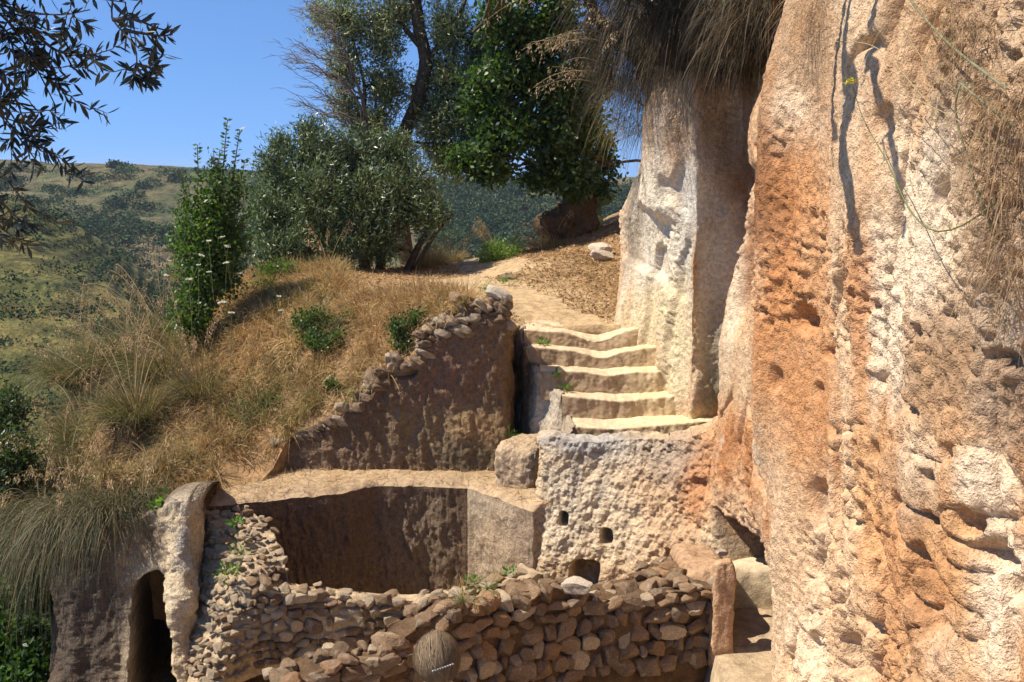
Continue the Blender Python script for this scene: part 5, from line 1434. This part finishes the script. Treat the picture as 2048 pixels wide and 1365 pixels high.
near_olive("olive_branch", "long thin olive twig with leaf sprays reaching towards the sky", [
    [(185, -40), (225, 38), (258, 78), (272, 100), (274, 140)], [(274, 130), (292, 133), (312, 128)], [(272, 135), (284, 150), (296, 160)], [(225, 40), (270, 40), (310, 55), (335, 62)], [(245, 62), (290, 68), (320, 72), (345, 70)], [(250, -40), (264, 30), (272, 90)], [(272, 135), (268, 150), (270, 160)]], 3.2, 1, DK, [.5, .3, .2])
near_olive("olive_branch", "pale olive sprays coloured as sunlit, low at the left picture edge", [
    [(-60, 340), (0, 400), (40, 440), (80, 460)], [(-60, 380), (-10, 440), (20, 470), (50, 490)], [(-60, 330), (0, 350), (30, 380), (60, 420)], [(-70, 420), (-20, 450), (0, 480)]], 3.6, 6, [(.10, .10, .06), (.14, .13, .085), (.06, .065, .04)], [.4, .3, .3], org=(-170, 360))  # lighter leaf colours carry the sunlight on these sprays
# the rest of that crown, up and to the left of the view: it shades the hanging branches
cr = MB(); n = 2600
q = np.array([-2.75, 3.4, 6.25]) + R.normal(0, 1, (n, 3)) * np.array([.55, .7, .45])
leaves(cr, q, R.normal(size=(n, 3)), R.uniform(.08, .16, n), R.uniform(.03, .05, n), mixcol(n, DK, [.5, .3, .2]))
e = empty("olive_tree", (-4.2, 3.4, 0.0), "olive tree standing just outside the left picture edge", "olive tree")
tt_ = MB(); tube(tt_, curve(np.array([(-4.2, 3.4, -.1), (-4.1, 3.4, 2.2), (-3.7, 3.4, 4.2), (-3.0, 3.4, 6.0)]), 20), .16, .06, 9, (.16, .13, .10)); tube(tt_, curvy((-3.2, 3.4, 5.4), P(-80, -60, 3.1), 10, .1, .03), .03, .008, 6, (.12, .1, .08))
o = link("trunk", tt_.build("trunk", True), M_BARK); keep(o, e)
o = link("crown", cr.build("crown"), M_OLIVE); keep(o, e)

# ================================================================== stalks overhanging the cliff top; their shadows streak the rock
def overhang(label, pts, t_up, r0, r1):
    w_ = []
    for (u, v) in pts:
        c_, nn = cliff_at(u, v)
        w_.append(c_ + TO_SUN * t_up)
    top, nn = cliff_at(pts[0][0] + 30, 5)
    w_ = [np.array([2.15, w_[0][1] - .1, w_[0][2] + .45])] + w_
    m = MB(); tube(m, curve(np.array(w_), 40), r0, r1, 8, (.15, .11, .07))
    for k in range(10):
        q_ = curve(np.array(w_), 40)[int(R.integers(8, 38))]
        tube(m, curvy(q_, q_ + R.normal(0, .06, 3) + np.array([0, 0, -.10]), 5, 0, .1), .012, .004, 4, (.2, .15, .09))
    link("dry_stalk", m.build("dry_stalk", True), M_BARK, label=label, cat="dry stalk")
overhang("thick dry stalk drooping from the cliff top above the orange rock", [(1690, 60), (1700, 170), (1690, 240), (1682, 300), (1700, 400), (1716, 490)], 1.75, .10, .05)
overhang("thin dry stalk drooping from the cliff top, nearer the camera", [(1738, 60), (1748, 130), (1768, 220), (1792, 320), (1806, 470)], 1.8, .06, .018)
overhang("short forked dry stalk drooping from the cliff top", [(1668, 180), (1672, 260), (1664, 300)], 1.5, .05, .02)

# fennel-like green stems on the near cliff
def stems(name, label, lines, r=.0045, col=(.16, .22, .07), tuft=None, cat="plant"):
    m = MB()
    base = None
    for pts in lines:
        w_ = np.array([cliff_at(u, v)[0] + cliff_at(u, v)[1] * dd for u, v, dd in pts])
        c_ = curve(w_, 30); tube(m, c_, r, r * .5, 6, col)
        if base is None: base = w_[0]
        n = 26
        leaves(m, c_[R.integers(3, 30, n)], R.normal(size=(n, 3)) + np.array([0, 0, .4]), R.uniform(.03, .09, n), R.uniform(.002, .004, n), mixcol(n, [col]))
        if tuft:
            n = 60
            leaves(m, c_[-1] + R.normal(0, .018, (n, 3)) * np.array([1, 1, .4]), R.normal(size=(n, 3)), .014 * np.ones(n), .010 * np.ones(n), mixcol(n, [tuft]))
    link(name, m.build(name, True), M_GRASS, label=label, cat=cat)
stems("flowering_stem", "slender green stem with a yellow flower head against the cliff", [[(2020, 395, .04), (1990, 450, .15), (1955, 465, .2), (1900, 420, .2), (1850, 320, .2), (1800, 240, .2), (1772, 162, .2)]], .0045, (.20, .24, .09), (.62, .55, .06))
stems("green_stalk", "bent grey-green stalks on the cliff at the right edge", [[(2048, 250, .05), (2010, 200, .12), (1985, 165, .15)], [(2010, 480, .03), (2005, 400, .1), (1990, 330, .12), (1972, 240, .14), (1975, 190, .14), (1990, 160, .14)], [(2040, 180, .05), (1960, 90, .15), (1900, 0, .2), (1880, -40, .2)]], .008, (.30, .30, .18))
stems("straw_stem", "pale straw stalk arching over the upper cliff", [[(1990, 330, .04), (1930, 200, .2), (1880, 120, .25), (1820, 90, .25), (1700, 85, .25)], [(2030, 250, .05), (1950, 140, .2), (1900, 40, .25)], [(2048, 330, .05), (1980, 240, .15), (1900, 190, .2), (1840, 170, .2)]], .003, (.52, .40, .22))

# ================================================================== prickly pear
M_PAD = plain_mat("cactus_pad", (.20, .27, .12), 0.5, nscale=30, var=.2)
def pads(label, lst, D_):
    e = empty("prickly_pear", P(lst[0][0], lst[0][1] + lst[0][3], D_), label, "cactus")
    for (u, v, ru, rv, rot) in lst:
        V, Fc = ICO_V.copy(), ICO_F
        c_ = P(u, v, D_ + R.normal(0, .06))
        V = V * np.array([ru / F * D_, .025, rv / F * D_])
        V[:, 0] *= (1 + .25 * V[:, 2] / (rv / F * D_))
        cr_, sr_ = cos(rot), sin(rot)
        V = np.stack([V[:, 0] * cr_ - V[:, 2] * sr_, V[:, 1], V[:, 0] * sr_ + V[:, 2] * cr_], -1) + c_
        o = link("pad", new_mesh("pad", V, [Fc]), M_PAD); keep(o, e)
pads("pale prickly pear cactus behind the white rock's left edge", [(1190, 425, 14, 24, .1), (1183, 388, 12, 22, .3), (1200, 386, 13, 20, -.4), (1212, 400, 10, 18, -.9), (1178, 365, 9, 16, .3), (1170, 415, 10, 20, .7), (1195, 460, 13, 28, 0)], 21.0)
pads("single prickly pear pad poking in at the top edge", [(1458, -10, 10, 22, -.6), (1475, -45, 12, 26, -.5)], 10.3)

# ================================================================== small weeds
def weed(label, u, v, D_, r, n, cols=((.09, .19, .03), (.14, .26, .05)), L=.06, W=.03, on=None):
    b_ = P(u, v, D_) if on is None else on
    m = MB()
    d = R.normal(size=(n, 3)) * np.array([1, 1, .6]) + np.array([0, 0, .7])
    st_ = unit(d) * R.uniform(.2, 1, (n, 1)) * r
    for k in range(n):
        tube(m, np.array([b_, b_ + st_[k] * .6 + (0, 0, .01), b_ + st_[k]]), .002, .001, 3, (.15, .2, .06))
    leaves(m, b_ + st_, d + R.normal(0, .4, (n, 3)), L * R.uniform(.6, 1.2, n), W * R.uniform(.6, 1.2, n), mixcol(n, cols))
    link("weed", m.build("weed"), M_LEAF, label=label, cat="weed")
weed("bright green weed on the left end of the top step", 1087, 690, 12.9, .07, 26)
weed("small bright weed at the left end of the third riser", 1130, 778, 12.35, .05, 20)
weed("dark weed growing from the crack above it on the third riser", 1112, 752, 12.4, .05, 18, ((.05, .11, .02), (.07, .14, .03)))
weed("green tuft on the corner block under the black slot", 1020, 878, 12.3, .12, 40, ((.08, .15, .03), (.12, .2, .05)), .10, .008)
weed("broad-leaved green weed at the top of the sunlit pillar", 325, 1015, 10.5, .13, 34, L=.09, W=.06)
weed("green weed on top of the curved wall's sunlit left end", 470, 1050, 10.55, .08, 30)
weed("green weed growing out of the sunlit left face of the curved wall", 455, 1150, 10.0, .13, 44)
weed("grassy weed above it on the curved wall's corner", 482, 1110, 10.05, .12, 34, L=.11, W=.009)
weed("green sprig on the curved wall right of the middle", 946, 1165, 10.1, .08, 26)
weed("green grassy tuft where the two rubble walls meet", 975, 1180, 8.1, .11, 34, ((.14, .22, .05), (.3, .28, .1)), .10, .008)
weed("small green plant on the curved wall near the rock wall", 1020, 1148, 10.25, .07, 22)
weed("tiny green weed low on the curved wall's left face", 462, 1220, 9.95, .05, 14)
weed("green tuft on the dark wall's stone cap", 970, 580, 12.6, .10, 26, L=.07, W=.01)
weed("pale dry tuft on the near rubble wall", 925, 1206, 7.85, .13, 60, ((.48, .34, .18), (.4, .28, .14)), .12, .006)
weed("low green patch on the bank beside the path", 1012, 564, 15.8, .12, 30)
weed("low green weed on the landing at the top of the stairs", 1250, 641, 13.4, .13, 30, ((.2, .26, .08), (.3, .3, .12)), .05, .012)
weed("dry yellow tuft on the rough top of the pitted wall", 1160, 885, 11.3, .08, 40, ((.42, .34, .14), (.25, .26, .09)), .07, .006)
# white umbels over the slope
um = [(418, 483, 14.2), (445, 475, 14.2), (403, 512, 14.0), (397, 531, 13.9), (455, 494, 14.2), (452, 527, 14.1), (418, 545, 13.9), (338, 522, 14.4), (440, 606, 13.7), (448, 605, 13.7), (463, 627, 13.5), (562, 622, 13.6), (558, 594, 13.9), (378, 560, 14.0), (480, 548, 14.4), (332, 552, 14.2)]
proto = None
def UL(q):
    if q[0] < 345: return "flat white flower head left of the green shrub"
    if q[0] > 540: return "flat white flower head above the dark creeper clump"
    if q[1] > 590: return "flat white flower head on the dry slope right of the shrub's foot"
    return "flat white flower head in front of the green shrub"
for k, q in enumerate(um):
    c_ = P(*q); g_ = ground_z(c_[:1], c_[1:2])[0]
    if proto is None:
        e = empty("white_umbel", (0, 0, 0), UL(q), "wildflower", "white flowers on the slope")
        m = MB(); n = 90
        r_ = np.sqrt(R.random(n)) * .034; a_ = R.uniform(0, 6.28, n)
        leaves(m, np.stack([np.cos(a_) * r_, np.sin(a_) * r_, .012 - r_ * .2 + R.normal(0, .003, n)], -1), R.normal(size=(n, 3)) * np.array([1, 1, .2]), .016 * np.ones(n), .013 * np.ones(n), mixcol(n, [(.75, .74, .66)], None, .08), .1)
        h_ = link("flower_head", m.build("flower_head"), M_GRASS, parent=e)
        m = MB(); tube(m, np.array([(0, 0, 0), (.01, 0, -.35), (.03, 0, -.75)]), .003, .004, 4, (.22, .26, .1))
        s_ = link("stem", m.build("stem"), M_GRASS, parent=e)
        e.location = c_; proto = (e, h_, s_)
    else:
        e2 = proto[0].copy(); COL.objects.link(e2); e2.location = c_; e2.rotation_euler = (R.normal(0, .2), R.normal(0, .2), R.uniform(0, 6)); f_ = R.uniform(.7, 1.15); e2.scale = (f_, f_, f_)
        e2['label'] = UL(q)
        for ch in proto[1:]:
            x2 = ch.copy(); COL.objects.link(x2); x2.parent = e2

# ================================================================== person (back of the head shows at the bottom edge)
hc = P(876, 1322, 5.5)
gz = hc[2] - 1.58
pers = empty("person", (hc[0], 5.5, gz), "person seen from behind, fair brown hair pinned up, walking below the rubble wall", "person")
M_SKIN = plain_mat("skin", (.55, .33, .23), .5, nscale=60, var=.06, bump=.03)
M_SHIRT = plain_mat("shirt_cloth", (.30, .33, .36), .85, nscale=90, var=.12)
M_TROU = plain_mat("trouser_cloth", (.12, .13, .16), .85, nscale=90, var=.12)
def skinned(name, V, E, Rd, mat, root=0):
    me = bpy.data.meshes.new(name)
    me.from_pydata([tuple(v) for v in V], E, [])
    me.materials.append(mat)
    o = link(name, me, parent=pers)
    mod = o.modifiers.new("skin", 'SKIN')
    for i, r in enumerate(Rd):
        sv = me.skin_vertices[0].data[i]
        sv.radius = (r, r) if np.isscalar(r) else r
        sv.use_root = (i == root)
    mod.use_smooth_shade = True
    sb = o.modifiers.new("smooth", 'SUBSURF'); sb.levels = 2; sb.render_levels = 2
    return o
V = [(0, 0, .95), (0, 0, 1.12), (0, .01, 1.30), (0, 0, 1.40), (0, .0, 1.455), (0, .012, 1.50), (0, .02, 1.55), (0, .005, 1.61), (0, 0, 1.655)]
Rd = [(.15, .11), (.125, .09), (.15, .10), (.10, .075), .052, .052, (.062, .075), (.072, .09), (.055, .07)]
E = [(i, i + 1) for i in range(8)]
V += [(0, .095, 1.545)]; Rd += [.014]; E += [(6, 9)]          # nose
for s in (-1, 1):
    b_ = len(V)
    V += [(s * .16, 0, 1.375), (s * .20, -.02, 1.12), (s * .21, .09, .90), (s * .215, .12, .83)]
    Rd += [.055, .042, .028, .03]
    E += [(3, b_), (b_, b_ + 1), (b_ + 1, b_ + 2), (b_ + 2, b_ + 3)]
    for k, (dx, l_) in enumerate([(-.026, .075), (-.009, .085), (.009, .08), (.026, .062)]):
        c0 = len(V)
        V += [(s * .215 + dx * .9, .135, .80), (s * .215 + dx, .15, .80 - l_ * .55), (s * .215 + dx, .145, .80 - l_)]
        Rd += [.010, .009, .008]; E += [(b_ + 3, c0), (c0, c0 + 1), (c0 + 1, c0 + 2)]
    c0 = len(V)
    V += [(s * .185, .15, .84), (s * .18, .17, .80)]; Rd += [.011, .009]; E += [(b_ + 3, c0), (c0, c0 + 1)]
    l0 = len(V); f_ = .16 * s
    V += [(s * .09, 0, .88), (s * .095, f_ * .6 + .03, .50), (s * .095, f_, .08), (s * .10, f_ + .14, .03)]
    Rd += [.088, .058, .042, .035]; E += [(0, l0), (l0, l0 + 1), (l0 + 1, l0 + 2), (l0 + 2, l0 + 3)]
skinned("body", V, E, Rd, M_SKIN)
V = [(0, 0, .92), (0, 0, 1.12), (0, .01, 1.30), (0, 0, 1.41)]; Rd = [(.165, .125), (.145, .11), (.165, .115), (.11, .085)]; E = [(0, 1), (1, 2), (2, 3)]
for s in (-1, 1):
    b_ = len(V); V += [(s * .165, 0, 1.38), (s * .195, -.018, 1.18)]; Rd += [.072, .062]; E += [(3, b_), (b_, b_ + 1)]
skinned("shirt", V, E, Rd, M_SHIRT)
V = [(0, 0, .97)]; Rd = [(.16, .12)]; E = []
for s in (-1, 1):
    b_ = len(V); f_ = .16 * s; V += [(s * .09, 0, .86), (s * .095, f_ * .6 + .03, .50), (s * .095, f_, .10)]; Rd += [.102, .075, .062]; E += [(0, b_), (b_, b_ + 1), (b_ + 1, b_ + 2)]
skinned("trousers", V, E, Rd, M_TROU)
# hair: a cap of combed locks swept from the crown back and down to the clip
HC = np.array([0, -.012, 1.60])
HR = np.array([.118, .125, .135])
m = MB()
cap = ICO_V.copy()
cap = cap[:, :] * HR * (1 + .05 * fbm(ICO_V, 3, 3, .5, 900))[:, None] * .88 + HC
cap[:, 1] = np.where(ICO_V[:, 2] < -.1, np.minimum(cap[:, 1], .03), cap[:, 1])
m.add(cap, ICO_F, (.13, .085, .05))
nl = 3200
a0 = R.uniform(-pi, pi, nl); a0 = a0 + .35 * np.sin(a0 * 5) + .2 * np.sin(a0 * 11); crown_dir = unit(np.array([-.25, .25, 1.0]))
gather = unit(np.array([.10, -1.0, -.45]))
t = np.linspace(0, 1, 9)
e1 = unit(np.cross(crown_dir, np.array([1, 0, 0]))); e2 = np.cross(crown_dir, e1)
start = unit(crown_dir + R.normal(0, .12, (nl, 3)) + (e1 * np.cos(a0)[:, None] + e2 * np.sin(a0)[:, None]) * R.uniform(.05, 1.25, nl)[:, None])
mid_ = unit(start + (e1 * np.cos(a0)[:, None] + e2 * np.sin(a0)[:, None]) * R.uniform(.3, 1.1, nl)[:, None] + np.array([0, -.5, -.25]))
end = unit((e1 * np.cos(a0)[:, None] + e2 * np.sin(a0)[:, None]) * R.uniform(.35, 1.0, (nl, 1)) + np.array([0, -.25, -.9]) + R.normal(0, .3, (nl, 3)))
gt = R.random(nl) < .25
end[gt] = unit(gather + R.normal(0, .22, (gt.sum(), 3)))
ctr = [(1 - x) ** 2 * start + 2 * x * (1 - x) * mid_ + x * x * end for x in t]
lift = .95 + .07 * R.random(nl) ** 3 + .26 * (np.abs(fbm(mid_, 3.0, 2, .5, 906)) - .1)
pts = np.stack([unit(c_) for c_ in ctr], 1) * lift[:, None, None]
wav = .02 * np.sin(np.linspace(0, 7, 9)[None] + R.uniform(0, 6, (nl, 1)))
pts = (pts * (1 + wav[..., None])) * HR + HC
tg = unit(np.gradient(pts, axis=1)); nr = unit((pts - HC) / HR); sd = np.cross(tg, nr)
wd = (R.uniform(.0007, .0022, (nl, 1)) * np.sin(np.linspace(.35, 2.9, 9))[None])[..., None]
RV = np.concatenate([pts + sd * wd, pts - sd * wd], 1)
bi = (np.arange(nl) * 18)[:, None, None]
ii = np.arange(8)
q = np.stack([ii, ii + 1, ii + 10, ii + 9], -1)[None]
hcol = (.85 + .45 * fbm(mid_, 2.2, 3, .6, 905))[:, None] * mixcol(nl, [(.27, .19, .115), (.23, .16, .095), (.33, .25, .16)], [.4, .4, .2], .14)
m.add(RV.reshape(-1, 3), (bi + q).reshape(-1, 4), np.repeat(hcol, 18, 0))
M_HAIR = leaf_mat("hair_lock", .75, .12, .1, (1, 1, 1))
link("hair", m.build("hair", True), M_HAIR, parent=pers)
# hair clip: dark bar with a row of pearls
M_PEARL = plain_mat("pearl", (.32, .32, .32), .15, spec=.8, nscale=20, var=.05, bump=0)
M_CLIP = plain_mat("clip_bar", (.06, .045, .035), .3, nscale=30, var=.2)
ca, cb = P(866, 1343, 5.352), P(906, 1329, 5.357)
e = empty("hair_clip", (ca + cb) / 2, "slanting hair clip with a row of pearls in the person's hair", "hair clip")
m = MB(); tube(m, np.array([ca + (-.003, .004, 0), (ca + cb) / 2 + (0, .0, 0), cb + (.003, .004, 0)]), .006, .006, 6, (1, 1, 1)); o = link("bar", m.build("bar", True), M_CLIP); keep(o, e)
pm_ = new_mesh("pearl", ICO_V * .0046, [ICO_F])
bar = o
for k in range(9):
    o = link("pearl", pm_, M_PEARL, loc=tuple(ca + (cb - ca) * k / 8 + np.array([0, -.006, .003])))
    o.parent = bar

# ================================================================== thin summer haze over the valley
hz = np.array([(x, y, z) for x in (-2600.0, 2600.0) for y in (-400.0, 3100.0) for z in (-72.0, 24.0)])
hf = [(0, 1, 3, 2), (4, 6, 7, 5), (0, 4, 5, 1), (2, 3, 7, 6), (0, 2, 6, 4), (1, 5, 7, 3)]
hm_ = bpy.data.materials.new("haze")
hm_.use_nodes = True
ht = hm_.node_tree
for n_ in list(ht.nodes):
    ht.nodes.remove(n_)
ho = ht.nodes.new("ShaderNodeOutputMaterial")
hv = ht.nodes.new("ShaderNodeVolumePrincipled")
hv.inputs["Color"].default_value = (0.72, 0.84, 1.0, 1)
hv.inputs["Density"].default_value = 0.00016
hv.inputs["Anisotropy"].default_value = 0.2
ht.links.new(hv.outputs[0], ho.inputs["Volume"])
link("haze", new_mesh("haze", hz, [np.array(hf)], None, False), hm_, kind="stuff")
